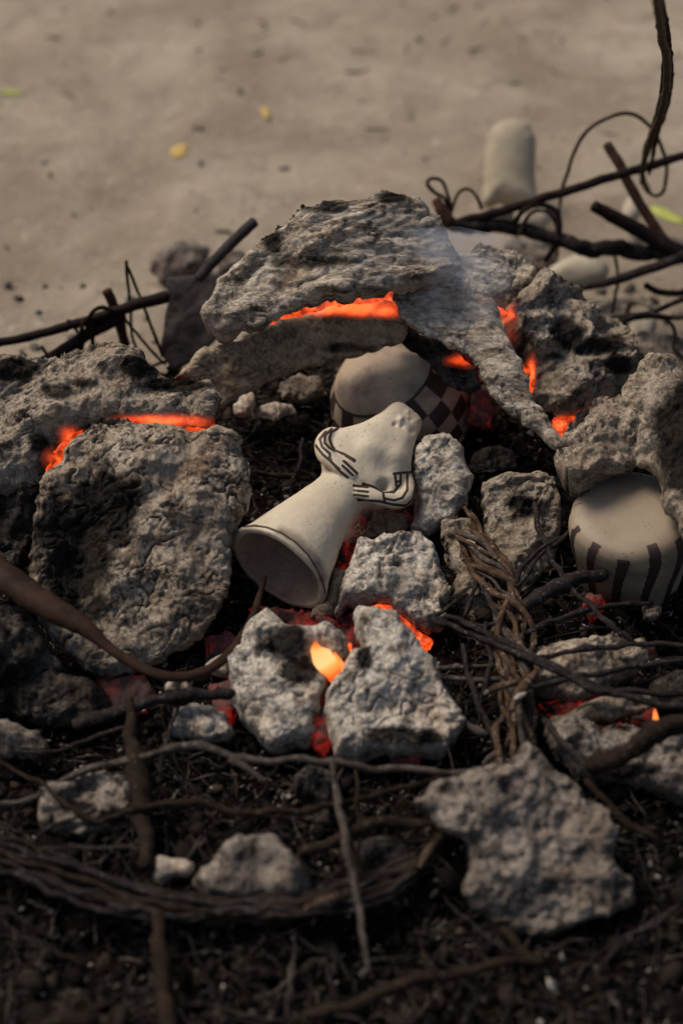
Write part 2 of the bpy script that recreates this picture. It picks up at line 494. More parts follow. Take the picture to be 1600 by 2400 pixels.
M['potcer'] = mat_ceramic('cream_pot', (0.34, 0.265, 0.18), (0.42, 0.335, 0.235))
M['potcer2'] = mat_ceramic('cream_cup', (0.22, 0.17, 0.115), (0.30, 0.24, 0.17))

def mat_sand():
    m, nt, out = new_mat('packed_sand'); g = N(nt)
    tc = g.node('ShaderNodeTexCoord'); g.co = tc.outputs['Object']
    b = g.mix(g.ramp(g.noise(2.4, 6, .62, .6), [(0.35, 0.0), (0.66, 1.0)]), (0.205, 0.163, 0.12), (0.37, 0.315, 0.243))
    b = g.mix(g.math('MULTIPLY', g.ramp(g.noise(13, 7, .7, .8, 3.), [(0.50, 0.0), (0.64, 1.0)]), 0.75), b, (0.22, 0.175, 0.13))
    b = g.mix(g.math('MULTIPLY', g.ramp(g.noise(38, 5, .7, .3, 8.), [(0.60, 0.0), (0.72, 1.0)]), 0.75), b, (0.15, 0.115, 0.085))
    b = g.mix(g.math('MULTIPLY', g.ramp(g.noise(60, 5, .7, 0, 5.), [(0.56, 0.0), (0.70, 1.0)]), 0.4), b, (0.52, 0.46, 0.37))
    bs = g.node('ShaderNodeBsdfPrincipled'); g.link(b, bs.inputs['Base Color'])
    bs.inputs['Roughness'].default_value = 0.95; bs.inputs['Specular IOR Level'].default_value = 0.0
    bp = g.node('ShaderNodeBump'); bp.inputs['Strength'].default_value = 0.8; bp.inputs['Distance'].default_value = 0.006
    g.link(g.math('ADD', g.noise(14, 8, .6), g.noise(90, 5, .6)), bp.inputs['Height']); g.link(bp.outputs[0], bs.inputs['Normal'])
    g.link(bs.outputs[0], out.inputs['Surface']); return m
M['sand'] = mat_sand()

def mat_bed():
    m, nt, out = new_mat('charcoal_ash_bed'); g = N(nt)
    tc = g.node('ShaderNodeTexCoord'); g.co = tc.outputs['Object']
    b = g.mix(g.ramp(g.noise(14, 7, .7, .5), [(0.36, 0.0), (0.62, 1.0)]), (0.003, 0.0028, 0.003), (0.012, 0.009, 0.008))
    b = g.mix(g.ramp(g.noise(48, 7, .75, .4, 3.), [(0.56, 0.0), (0.68, 1.0)]), b, (0.085, 0.068, 0.055))
    b = g.mix(g.ramp(g.noise(150, 5, .75, 0, 8.), [(0.58, 0.0), (0.68, 1.0)]), b, (0.16, 0.14, 0.125))
    at = g.node('ShaderNodeAttribute', attribute_name='sandy')
    sm = g.ramp(g.math('ADD', at.outputs['Fac'], g.math('MULTIPLY', g.math('SUBTRACT', g.noise(30, 7, .7, .5, 5.), 0.5), 1.0)), [(0.3, 0.0), (0.75, 1.0)])
    b = g.mix(sm, b, (0.34, 0.285, 0.22))
    bs = g.node('ShaderNodeBsdfPrincipled'); g.link(b, bs.inputs['Base Color'])
    bs.inputs['Roughness'].default_value = 0.95; bs.inputs['Specular IOR Level'].default_value = 0.0
    bp = g.node('ShaderNodeBump'); bp.inputs['Strength'].default_value = 1.0; bp.inputs['Distance'].default_value = 0.003
    g.link(g.noise(110, 8, .75), bp.inputs['Height']); g.link(bp.outputs[0], bs.inputs['Normal'])
    g.link(bs.outputs[0], out.inputs['Surface']); return m
M['bed'] = mat_bed()

def mat_rubble():
    m, nt, out = new_mat('ash_rubble'); g = N(nt)
    tc = g.node('ShaderNodeTexCoord'); g.co = tc.outputs['Object']
    at = g.node('ShaderNodeAttribute', attribute_name='tone')
    b = g.ramp(at.outputs['Fac'], [(0.0, (0.006, 0.005, 0.005)), (0.5, (0.015, 0.012, 0.011)), (0.7, (0.05, 0.036, 0.027)), (0.85, (0.11, 0.09, 0.072)), (1.0, (0.36, 0.33, 0.29))])
    b = g.mix(g.math('MULTIPLY', g.ramp(g.noise(260, 4, .75), [(0.42, 1.0), (0.56, 0.0)]), 0.6), b, (0.02, 0.017, 0.016))
    bs = g.node('ShaderNodeBsdfPrincipled'); g.link(b, bs.inputs['Base Color'])
    bs.inputs['Roughness'].default_value = 0.95; bs.inputs['Specular IOR Level'].default_value = 0.0
    bp = g.node('ShaderNodeBump'); bp.inputs['Strength'].default_value = .8; bp.inputs['Distance'].default_value = 0.001
    g.link(g.noise(400, 5, .7), bp.inputs['Height']); g.link(bp.outputs[0], bs.inputs['Normal'])
    g.link(bs.outputs[0], out.inputs['Surface']); return m
M['rubble'] = mat_rubble()

def mat_ember(name, hot, mid, strength, cover=0.45, crustcol=(0.05, 0.035, 0.03), sc=70):
    m, nt, out = new_mat(name); g = N(nt)
    tc = g.node('ShaderNodeTexCoord'); g.co = tc.outputs['Object']
    f = g.noise(sc, 6, .65, .5); f2 = g.noise(sc * 4, 5, .7, 0, 4.)
    t = g.math('ADD', f, g.math('MULTIPLY', g.math('SUBTRACT', f2, 0.5), 0.35))
    e = g.ramp(t, [(cover - .1, (0, 0, 0)), (cover, tuple(c * .35 for c in mid)), (cover + .12, mid), (cover + .27, hot)])
    bs = g.node('ShaderNodeBsdfPrincipled')
    bs.inputs['Base Color'].default_value = (*crustcol, 1)
    bs.inputs['Roughness'].default_value = 0.9
    g.link(e, bs.inputs['Emission Color']); bs.inputs['Emission Strength'].default_value = strength
    bp = g.node('ShaderNodeBump'); bp.inputs['Strength'].default_value = .8; bp.inputs['Distance'].default_value = 0.002
    g.link(f2, bp.inputs['Height']); g.link(bp.outputs[0], bs.inputs['Normal'])
    g.link(bs.outputs[0], out.inputs['Surface']); return m
M['hot'] = mat_ember('hot_ember', (1.0, 0.20, 0.038), (0.70, 0.055, 0.008), 1.25, 0.42, (0.05, 0.035, 0.03), 110)
M['ember'] = mat_ember('red_ember', (0.9, 0.05, 0.012), (0.30, 0.010, 0.004), 0.6, 0.53)
M['dull'] = mat_ember('dull_ember', (0.4, 0.02, 0.008), (0.10, 0.005, 0.003), 0.4, 0.54, (0.08, 0.05, 0.045))

def mat_flame():
    m, nt, out = new_mat('flame'); g = N(nt)
    at = g.node('ShaderNodeAttribute', attribute_name='hotness')
    c = g.ramp(at.outputs['Fac'], [(0.0, (0.5, 0.03, 0.005)), (0.35, (0.7, 0.10, 0.012)), (0.65, (0.85, 0.26, 0.06)), (1.0, (1.0, 0.58, 0.27))])
    em = g.node('ShaderNodeEmission'); g.link(c, em.inputs[0]); em.inputs['Strength'].default_value = 1.6
    tr = g.node('ShaderNodeBsdfTransparent')
    lw = g.node('ShaderNodeLayerWeight'); lw.inputs[0].default_value = 0.35
    mx = g.node('ShaderNodeMixShader')
    f = g.ramp(g.math('ADD', lw.outputs['Facing'], g.math('MULTIPLY', g.math('SUBTRACT', 0.5, at.outputs['Fac']), 0.4)), [(0.10, 0.0), (0.75, 1.0)])
    g.link(f, mx.inputs[0]); g.link(em.outputs[0], mx.inputs[1]); g.link(tr.outputs[0], mx.inputs[2])
    g.link(mx.outputs[0], out.inputs['Surface']); return m
M['flame'] = mat_flame()

def mat_smoke():
    m, nt, out = new_mat('smoke'); g = N(nt)
    tc = g.node('ShaderNodeTexCoord')
    g.co = tc.outputs['Object']
    mp = g.node('ShaderNodeMapping'); mp.inputs['Scale'].default_value = (4, 11, 13); mp.inputs['Rotation'].default_value = (0, 0.25, 0.35)
    g.link(tc.outputs['Object'], mp.inputs['Vector'])
    n = g.noise(2.0, 4, .6, 1.2, 0, mp.outputs[0])
    d = g.ramp(n, [(0.40, 0.0), (0.68, 1.0)])
    gr = g.node('ShaderNodeTexGradient', gradient_type='SPHERICAL')
    mp2 = g.node('ShaderNodeMapping'); mp2.inputs['Location'].default_value = (0, 0, -1.0); mp2.inputs['Scale'].default_value = (1 / .112, 1 / .052, 1 / .053)
    g.link(tc.outputs['Object'], mp2.inputs['Vector']); g.link(mp2.outputs[0], gr.inputs[0])
    f = g.math('MULTIPLY', g.math('MULTIPLY', d, g.ramp(gr.outputs['Fac'], [(0.0, 0.0), (0.6, 1.0)])), 120.0)
    pv = g.node('ShaderNodeVolumePrincipled'); pv.inputs['Color'].default_value = (0.80, 0.86, 1.0, 1)
    pv.inputs['Anisotropy'].default_value = 0.1
    g.link(f, pv.inputs['Density']); g.link(pv.outputs[0], out.inputs['Volume']); return m
M['smoke'] = mat_smoke()

# ------------------------------------------------------------------ ground
def sand_h(x, y):
    p = np.stack([x, y, np.zeros_like(x)], 1)
    return fbm(p * 1.7, 3) * 0.014 + fbm(p * 7, 3) * 0.008 + fbm(p * 30, 2) * .002 - 0.006
n1 = 220
gx = np.linspace(-1.6, 1.6, n1); gy = np.linspace(-0.9, 2.6, n1)
gx = np.concatenate([[-60, -20, -6], gx, [6, 20, 60]]); gy = np.concatenate([[-60, -20, -6], gy, [4, 7, 15, 60]])
X, Y = np.meshgrid(gx, gy, indexing='ij')
nx, ny = len(gx), len(gy)
V = np.stack([X.ravel(), Y.ravel(), sand_h(X.ravel(), Y.ravel())], 1)
i, j = np.meshgrid(np.arange(nx - 1), np.arange(ny - 1), indexing='ij'); i = i.ravel(); j = j.ravel()
F = np.stack([i * ny + j, (i + 1) * ny + j, (i + 1) * ny + j + 1, i * ny + j + 1], 1)
nm(mk('sandy_ground', V, F, M['sand'], center=False), kind='structure')

def bed_base(x, y):
    h = 0.016 + 0.028 * np.exp(-((x / 0.42) ** 2 + ((y - 0.20) / 0.14) ** 2)) + 0.006 * np.exp(-((x - 0.1) / 0.5) ** 2 - ((y + 0.05) / 0.3) ** 2)
    edge = 0.44 + 0.10 * np.clip(x, -1, 1) * 0.4 + 0.03 * np.sin(x * 7)
    f = np.clip((edge - y) / 0.16, -1, 1)
    s = np.clip(f, 0, 1); s = s * s * (3 - 2 * s)
    return h * s - 0.02 * (1 - s), 1 - s
def bed_h(x, y):
    x = np.atleast_1d(np.asarray(x, float)); y = np.atleast_1d(np.asarray(y, float))
    h, e = bed_base(x, y)
    p = np.stack([x, y, np.zeros_like(x)], 1)
    k = 1 - e
    return h + k * (fbm(p * 9 + 2, 3) * 0.016 + np.abs(fbm(p * 34, 3)) * 0.012 + fbm(p * 130, 2) * 0.0022), e
nb = 460
gx = np.linspace(-0.85, 0.85, nb); gy = np.linspace(-0.75, 0.60, 380)
X, Y = np.meshgrid(gx, gy, indexing='ij'); nx, ny = X.shape
h, e = bed_h(X.ravel(), Y.ravel())
V = np.stack([X.ravel(), Y.ravel(), h], 1)
i, j = np.meshgrid(np.arange(nx - 1), np.arange(ny - 1), indexing='ij'); i = i.ravel(); j = j.ravel()
F = np.stack([i * ny + j, (i + 1) * ny + j, (i + 1) * ny + j + 1, i * ny + j + 1], 1)
nm(mk('ash_bed', V, F, M['bed'], center=False, attrs={'sandy': e}), kind='structure')

# ------------------------------------------------------------------ the crust slabs over the kiln
G_SLAB = 'crusty ash slabs heaped over the fired pottery'
def lin(x, a, b, fa, fb): return fa + (fb - fa) * np.clip((x - a) / (b - a), 0, 1)

crust('ash_slab', [(472, 770), (470, 735), (488, 680), (503, 640), (560, 600), (590, 560), (640, 520), (690, 488), (750, 462), (800, 470),
       (870, 458), (905, 452), (960, 468), (1000, 500), (1040, 545), (1065, 590), (1050, 630), (1000, 655), (930, 668), (870, 668), (800, 678), (740, 690),
       (690, 706), (640, 728), (590, 752), (540, 768), (500, 782)], 0.235, (-0.05, -0.52, 0.85), 0.017, M['arch'],
      'long grey fibrous ash slab roofing the arch with smoke drifting over it', 'slab', G_SLAB, dome=.25, R=.014, back=.010,
      amp=(.007, .0042, .0013), stretch=((1, .35, -.1), 3.5), crack=.0012, jag=.005,
      bend=lambda x, y: 0.045 * (1 - ((x - 800) / 330) ** 2) - 0.02, soot=[(735, 470, 60, 22, .8), (620, 545, 26, 45, .8), (700, 600, 130, 16, .55), (900, 455, 40, 12, .7)])
crust('ash_slab', [(396, 868), (430, 840), (465, 800), (520, 786), (600, 756), (650, 738), (740, 707), (840, 696), (905, 695), (935, 735), (925, 790), (880, 800), (820, 812),
       (760, 832), (700, 850), (620, 880), (560, 905), (510, 940), (480, 920), (498, 890), (440, 868)], 0.155, (0.15, -0.80, 0.58), 0.009, M['inner'],
      'smooth tan clay slab under the arch roof with its tip pointing left', 'slab', G_SLAB, dome=.2, R=.008,
      amp=(.005, .0016, .0007), crack=.0010, jag=.003, bend=lambda x, y: 0.03 * np.clip((x - 600) / 300, -1, 1) ** 2 - 0.012 , soot=[(800, 800, 70, 14, .6)], glow=[(770, 705, 170, 26, 1.0), (880, 715, 50, 22, .8)])
crust('ash_slab', [(898, 690), (930, 655), (985, 620), (1050, 590), (1110, 580), (1160, 600), (1178, 650), (1160, 680), (1135, 672), (1145, 705), (1165, 765), (1195, 830), (1222, 890), (1250, 950), (1285, 1010), (1296, 1036), (1270, 1042),
       (1225, 1000), (1180, 962), (1140, 925), (1118, 890), (1095, 840), (1060, 805), (1010, 783), (960, 758), (920, 730)], 0.175, (0.05, -0.72, 0.69), 0.013, M['arch'],
      'long curved ash slab sweeping down to the right beside the orange glow', 'slab', G_SLAB, dome=.35, R=.016,
      amp=(.005, .0035, .0012), stretch=((.7, -.3, -.6), 3), crack=.0014, jag=.0035, bend=lambda x, y: lin(y, 650, 1040, 0.0, 0.045))
crust('ash_slab', [(870, 735), (905, 728), (960, 762), (1020, 790), (1070, 822), (1105, 860), (1112, 890), (1080, 905), (1040, 890), (1010, 870), (985, 835), (930, 790)],
      0.150, (-.1, -.65, .75), 0.007, M['dark'], 'dark thin slab tucked behind the curved right hand slab', 'slab', G_SLAB, R=.007, soot=[(950, 790, 60, 30, .5)], glow=[(1062, 828, 50, 18, .6)])
crust('ash_slab', [(1070, 590), (1110, 575), (1160, 580), (1210, 600), (1235, 640), (1215, 690), (1175, 700), (1140, 668), (1090, 650)], 0.195, (.1, -.35, .93), 0.016, M['arch'],
      'small ash slab in the smoke where the arch meets its right shoulder', 'slab', G_SLAB, dome=.5, amp=(.006, .004, .0012))
crust('ash_slab', [(1172, 700), (1200, 655), (1235, 630), (1290, 655), (1340, 700), (1400, 745), (1440, 790), (1462, 810), (1450, 850), (1420, 895), (1370, 925), (1335, 945),
       (1300, 972), (1275, 960), (1240, 905), (1222, 850), (1205, 800), (1170, 770), (1168, 730)], 0.150, (.30, -.55, .78), 0.026, M['slab'],
      'lumpy soot stained slab right of the orange crack on the right shoulder', 'slab', G_SLAB, dome=.55, amp=(.010, .0060, .0014), crack=.002, jag=.004,
      bumps=[(1235, 740, 45, .012), (1310, 860, 55, .010), (1330, 800, 40, -.016), (1230, 690, 30, .006)],
      soot=[(1300, 765, 45, 38, .9), (1380, 790, 60, 22, .9), (1420, 835, 34, 26, .9), (1195, 800, 14, 35, .8), (1265, 820, 40, 10, .6)], glow=[(1170, 740, 16, 50, .9), (1218, 860, 14, 50, .9), (1290, 965, 22, 14, .6)])
crust('ash_slab', [(1290, 1000), (1312, 985), (1335, 950), (1375, 912), (1430, 905), (1475, 930), (1490, 990), (1480, 1050), (1430, 1080), (1370, 1095), (1325, 1118), (1290, 1095), (1275, 1060), (1282, 1040), (1315, 1035)],
      0.158, (-.15, -.42, .90), 0.018, M['slab'], 'knobbly grey ash clod resting on top of the striped pot', 'slab', G_SLAB, dome=.6, amp=(.007, .0055, .0015), crack=.002)
crust('ash_slab', [(1432, 900), (1455, 850), (1490, 818), (1530, 830), (1580, 850), (1660, 880), (1690, 1150), (1680, 1290), (1600, 1270), (1560, 1235), (1535, 1180), (1510, 1120), (1470, 1060), (1440, 990)],
      0.170, (-.30, -.30, .90), 0.018, M['slab'], 'tall dark grained slab at the right edge leaning over the striped pot', 'slab', G_SLAB, dome=.45, amp=(.008, .004, .0014),
      soot=[(1570, 1000, 75, 150, .85), (1600, 860, 60, 40, .6)], crack=.001)
# left cluster
crust('ash_slab', [(-60, 850), (10, 822), (60, 818), (110, 838), (170, 815), (230, 800), (300, 800), (335, 818), (352, 862), (400, 868), (480, 876), (500, 905), (504, 960), (490, 990), (430, 985),
       (360, 985), (300, 978), (250, 980), (190, 985), (150, 1010), (115, 1060), (90, 1110), (20, 1140), (-60, 1140)], 0.165, (-.12, -.50, .85), 0.022, M['slab'],
      'cracked brown slab roofing the left cluster above an orange glow', 'slab', G_SLAB, dome=.4, R=.016, back=.004, amp=(.007, .0050, .0014), crack=.002, jag=.004, res=.0014,
      stretch=((1, .4, 0), 1.8), bumps=[(300, 830, 45, .012), (100, 930, 60, .006)],
      soot=[(320, 850, 40, 30, .9), (400, 885, 90, 16, .9), (30, 850, 70, 26, .85), (130, 900, 40, 20, .7), (90, 1020, 30, 26, .8), (200, 880, 30, 14, .6)], glow=[(380, 968, 125, 22, .95), (160, 1006, 34, 34, .9), (118, 1050, 24, 30, .45)])
crust('ash_slab', [(190, 985), (215, 968), (265, 968), (330, 976), (400, 974), (450, 985), (500, 980), (545, 990), (560, 1010), (556, 1050), (578, 1080), (580, 1130), (570, 1180), (545, 1220), (525, 1260),
       (530, 1310), (525, 1360), (500, 1410), (480, 1450), (440, 1480), (400, 1490), (350, 1530), (290, 1550), (240, 1562), (190, 1540), (130, 1490), (95, 1450), (80, 1390), (70, 1320), (80, 1240), (90, 1150), (105, 1085), (140, 1055), (165, 1015)],
      0.105, (.06, -.60, .80), 0.022, M['slab'], 'biggest grey brown ash slab with a black sooty hollow, left of the figurine', 'slab', G_SLAB, dome=.35, R=.02, back=.010, res=.0013,
      amp=(.007, .0032, .0012), crack=.0030, jag=.004, bend=lambda x, y: 0.02 * np.clip((y - 985) / 300, 0, 1) ** 0.5 ,
      bumps=[(200, 1200, 75, -.020), (180, 1300, 60, -.012), (450, 1150, 90, .006), (330, 1080, 80, .005)],
      soot=[(245, 1160, 85, 95, 1), (170, 1240, 100, 120, 1), (160, 1340, 70, 60, .95), (210, 1400, 60, 40, .7), (395, 1180, 15, 40, .6), (300, 1240, 50, 20, .45), (440, 1400, 70, 40, .4)])
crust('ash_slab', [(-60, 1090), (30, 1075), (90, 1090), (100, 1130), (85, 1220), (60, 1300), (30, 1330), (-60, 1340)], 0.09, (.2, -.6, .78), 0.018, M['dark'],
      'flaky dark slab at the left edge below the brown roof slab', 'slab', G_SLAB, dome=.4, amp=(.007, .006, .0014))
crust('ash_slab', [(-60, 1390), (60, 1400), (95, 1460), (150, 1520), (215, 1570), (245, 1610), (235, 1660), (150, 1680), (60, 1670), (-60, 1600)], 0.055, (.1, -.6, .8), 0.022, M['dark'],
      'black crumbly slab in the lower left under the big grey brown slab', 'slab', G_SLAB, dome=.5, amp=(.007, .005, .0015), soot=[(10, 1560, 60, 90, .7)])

# ------------------------------------------------------------------ clods
G_CLOD = 'loose ash clods round the figurine'
def clod(poly, z, n, T, mat, label, **k):
    kw = dict(R=.009, dome=.22, jag=.0035); kw.update(k)
    kw['dome'] *= .75
    return crust('ash_clod', poly, z, n, T, M[mat], label, 'clod', G_CLOD, **kw)
clod(Z4([(1185, 560), (1200, 480), (1240, 390), (1310, 355), (1390, 355), (1460, 410), (1475, 470), (1540, 590), (1530, 690), (1490, 780), (1400, 880), (1320, 925), (1250, 960), (1170, 930), (1200, 860), (1195, 700)]),
     0.085, (-.1, -.62, .78), .022, 'pale', 'flat pale speckled clod touching the right side of the figurine', dome=.25, R=.010, amp=(.004, .0028, .0012), crack=.001)
clod(Z4([(870, 990), (960, 980), (1060, 945), (1190, 950), (1240, 975), (1320, 1020), (1290, 1060), (1340, 1130), (1380, 1230), (1410, 1340), (1375, 1375), (1330, 1350), (1400, 1470), (1370, 1500),
         (1250, 1520), (1150, 1470), (1090, 1410), (980, 1350), (880, 1340), (770, 1360), (740, 1420), (720, 1400), (760, 1220), (800, 1100)]),
     0.072, (.0, -.45, .89), .026, 'pale', 'white crumbling clod with a jagged right end just below the pale flat one', dome=.5, amp=(.006, .004, .0014), crack=.002, bumps=[(960, 1400, 40, -.006)])
clod([(520, 1545), (525, 1510), (560, 1470), (580, 1430), (610, 1395), (640, 1425), (700, 1440), (770, 1440), (800, 1470), (805, 1500), (785, 1530), (745, 1560), (735, 1640), (728, 1700), (700, 1715), (640, 1722), (620, 1730), (580, 1690), (545, 1640)],
     0.065, (-.05, -.50, .86), .026, 'pale', 'white clod with a scorched top, left of the small flame', dome=.4, amp=(.005, .0035, .0013), crack=.0015, soot=[(650, 1475, 60, 45, .75), (690, 1540, 50, 40, .7)],
     bumps=[(600, 1640, 30, -.01)])
clod([(740, 1600), (748, 1570), (775, 1560), (790, 1530), (800, 1500), (830, 1500), (825, 1440), (810, 1405), (850, 1395), (900, 1410), (940, 1460), (990, 1520), (1010, 1570), (1040, 1620), (1065, 1660), (1060, 1700), (1020, 1735), (960, 1745), (880, 1735), (800, 1745), (765, 1730), (752, 1660)],
     0.070, (.08, -.48, .87), .028, 'pale', 'largest white clod finely cracked all over, right of the small flame', dome=.4, amp=(.005, .0035, .0013), crack=.0022, res=.0013, soot=[(930, 1690, 90, 24, .8), (835, 1510, 20, 30, .7)])
clod([(950, 1845), (990, 1800), (1050, 1790), (1110, 1760), (1175, 1750), (1200, 1705), (1230, 1715), (1270, 1770), (1310, 1790), (1330, 1830), (1380, 1860), (1400, 1920), (1390, 1970), (1440, 2020), (1455, 2070), (1400, 2100), (1330, 2120),
      (1240, 2150), (1160, 2140), (1120, 2110), (1060, 2060), (1060, 2020), (1075, 1980), (1060, 1930), (1020, 1920), (990, 1880)], 0.060, (.05, -.55, .83), .026, 'lump',
     'big pitted grey brown lump in the lower right foreground', dome=.3, amp=(.004, .0050, .0020), crack=.001, jag=.003, grain=1.0, bumps=[(1240, 1905, 16, -.012), (1250, 2045, 14, -.012), (1120, 1850, 30, .008)])
clod([(445, 2020), (460, 1985), (500, 1975), (520, 1935), (560, 1920), (620, 1925), (660, 1940), (690, 1980), (715, 2010), (715, 2050), (670, 2080), (600, 2075), (530, 2070), (470, 2065)], 0.042, (0, -.5, .86), .028, 'lump',
     'rounded taupe lump sitting above the foreground vine coil', dome=.6, amp=(.005, .003, .0010), crack=0)
clod([(350, 2030), (352, 1980), (375, 1960), (410, 1968), (440, 1985), (450, 2000), (420, 2010), (390, 2025), (365, 2040)], 0.040, (-.1, -.55, .83), .010, 'pale',
     'small white angular clod beside the rounded taupe lump', dome=.4, amp=(.003, .002, .001))
clod([(395, 1640), (410, 1620), (470, 1625), (520, 1640), (530, 1660), (540, 1700), (500, 1705), (430, 1700), (385, 1690)], 0.040, (0, -.5, .86), .015, 'pale', 'pale clod lying under a charred twig left of the scorched white clod', dome=.4, amp=(.004, .003, .001))
clod([(380, 1575), (400, 1560), (440, 1565), (445, 1590), (420, 1605), (385, 1600)], 0.045, (0, -.5, .86), .010, 'pale', 'tiny white clod below the poker bend')
clod([(480, 1520), (520, 1500), (530, 1520), (520, 1560), (490, 1560), (470, 1540)], 0.045, (0, -.5, .86), .010, 'pale', 'small pale clod between the poker and the scorched white clod')
clod([(100, 1800), (150, 1790), (260, 1770), (310, 1800), (330, 1850), (300, 1900), (260, 1930), (180, 1940), (110, 1920), (90, 1860)], 0.035, (0, -.45, .9), .016, 'lump', 'flaky tan clod in the left foreground crossed by thin twigs',
     amp=(.006, .007, .0015), soot=[(250, 1880, 50, 20, .7), (180, 1850, 40, 14, .7)])
clod([(-40, 1650), (40, 1655), (95, 1680), (115, 1720), (90, 1750), (30, 1745), (-40, 1730)], 0.045, (.1, -.5, .86), .016, 'lump', 'tan flaky clod cut by the left edge of the view')
clod([(1100, 1110), (1150, 1090), (1220, 1080), (1270, 1095), (1285, 1150), (1280, 1230), (1275, 1280), (1240, 1330), (1200, 1370), (1160, 1370), (1130, 1300), (1115, 1220), (1105, 1160)], 0.062, (0, -.6, .8), .016, 'slab',
     'round tan clod crossed by black twigs, left of the striped pot', dome=.5, crack=.0025, amp=(.006, .004, .0012), soot=[(1200, 1160, 50, 28, .7)])
clod([(1010, 1200), (1080, 1190), (1110, 1240), (1130, 1320), (1120, 1400), (1080, 1430), (1040, 1380), (1040, 1300)], 0.05, (0, -.5, .86), .012, 'slab', 'brown clod behind the vine rope below the pale flat one', amp=(.005, .004, .0012))
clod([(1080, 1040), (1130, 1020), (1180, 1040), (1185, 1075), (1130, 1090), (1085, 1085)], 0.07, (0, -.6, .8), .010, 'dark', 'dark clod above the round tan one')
clod([(1225, 1490), (1300, 1470), (1400, 1455), (1460, 1470), (1490, 1500), (1470, 1540), (1420, 1570), (1380, 1600), (1290, 1615), (1235, 1600), (1200, 1550)], 0.055, (0, -.45, .9), .018, 'slab', 'layered ash slab piece crossed by black stems in the lower right',
     dome=.4, amp=(.006, .0045, .0012), soot=[(1300, 1560, 60, 14, .5)])
clod([(1240, 1670), (1330, 1660), (1420, 1670), (1500, 1700), (1600, 1680), (1660, 1700), (1660, 1850), (1560, 1850), (1480, 1815), (1390, 1800), (1330, 1790), (1290, 1750), (1260, 1710)], 0.045, (0, -.45, .9), .020, 'lump',
     'wide crumbly brown clod below the red glowing log', dome=.3, amp=(.007, .006, .0015), soot=[(1450, 1770, 70, 20, .7)])
clod([(1490, 1570), (1550, 1540), (1660, 1550), (1660, 1640), (1580, 1640), (1500, 1620)], 0.05, (0, -.5, .86), .014, 'dark', 'dark clod at the right edge behind the small orange flame')
clod([(1470, 1395), (1500, 1385), (1520, 1400), (1510, 1425), (1475, 1430)], 0.055, (0, -.5, .86), .008, 'lump', 'small crumb of ash at the foot of the striped pot')
clod([(680, 1780), (730, 1760), (770, 1790), (760, 1850), (780, 1900), (740, 1920), (700, 1880)], 0.03, (0, -.5, .86), .014, 'dark', 'dim brown clod behind the upright grey twig in the foreground', amp=(.005, .005, .0015))
clod([(800, 1930), (900, 1920), (960, 1960), (970, 2010), (920, 2040), (840, 2010)], 0.03, (0, -.5, .86), .016, 'dark', 'dim smooth clod left of the big pitted lump', dome=.7)
clod([(760, 1300), (800, 1310), (790, 1370), (775, 1420), (745, 1440), (700, 1420), (720, 1400), (750, 1370)], 0.052, (.1, -.5, .86), .012, 'inner', 'reddish clod wedged under the figurine rim')
clod([(830, 1180), (880, 1175), (940, 1185), (940, 1215), (900, 1235), (830, 1240), (810, 1215)], 0.055, (.1, -.45, .88), .008, 'inner', 'red glowing tan clod under the right elbow of the figurine')

clod([(535, 930), (560, 905), (580, 900), (590, 925), (570, 950), (540, 955)], 0.085, (0, -.6, .8), .007, 'pale', 'small white angular chip in the dark hollow under the arch')
clod([(590, 940), (630, 925), (680, 930), (690, 955), (640, 965), (600, 960)], 0.075, (0, -.6, .8), .006, 'pale', 'flat whitish chip behind the shoulder of the figurine')
clod([(640, 880), (690, 860), (735, 865), (745, 905), (700, 930), (650, 920)], 0.080, (0, -.7, .7), .010, 'lump', 'blurred grey flaky clod below the inner tan slab')
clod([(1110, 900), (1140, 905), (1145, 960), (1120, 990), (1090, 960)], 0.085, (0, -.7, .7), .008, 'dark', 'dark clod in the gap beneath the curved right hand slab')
# background rubble heap clods (out of focus)
G_BK = 'blurred pale clods on the sand behind the arch'
crust('ash_clod', [(340, 620), (350, 580), (400, 556), (450, 552), (480, 570), (470, 620), (420, 640), (370, 650)], 0.02, (0, -.5, .86), .016, M['lump'], 'blurred mottled clod heap on the sand behind the shovel blade', 'clod', G_BK, res=.003)
crust('ash_clod', [(500, 590), (540, 575), (570, 590), (560, 630), (500, 640)], 0.03, (0, -.5, .86), .014, M['lump'], 'blurred clod between the shovel handle and the arch roof', 'clod', G_BK, res=.003)
crust('ash_clod', [(1150, 570), (1200, 545), (1260, 560), (1290, 600), (1260, 640), (1200, 630)], 0.03, (0, -.5, .86), .016, M['lump'], 'pale blurred clod behind the smoke at the right shoulder', 'clod', G_BK, res=.003)
crust('ash_clod', [(1400, 800), (1470, 770), (1560, 780), (1660, 800), (1660, 900), (1520, 850), (1450, 860)], 0.02, (0, -.4, .92), .016, M['lump'], 'dim clod on the sand behind the right edge slab', 'clod', G_BK, res=.003)

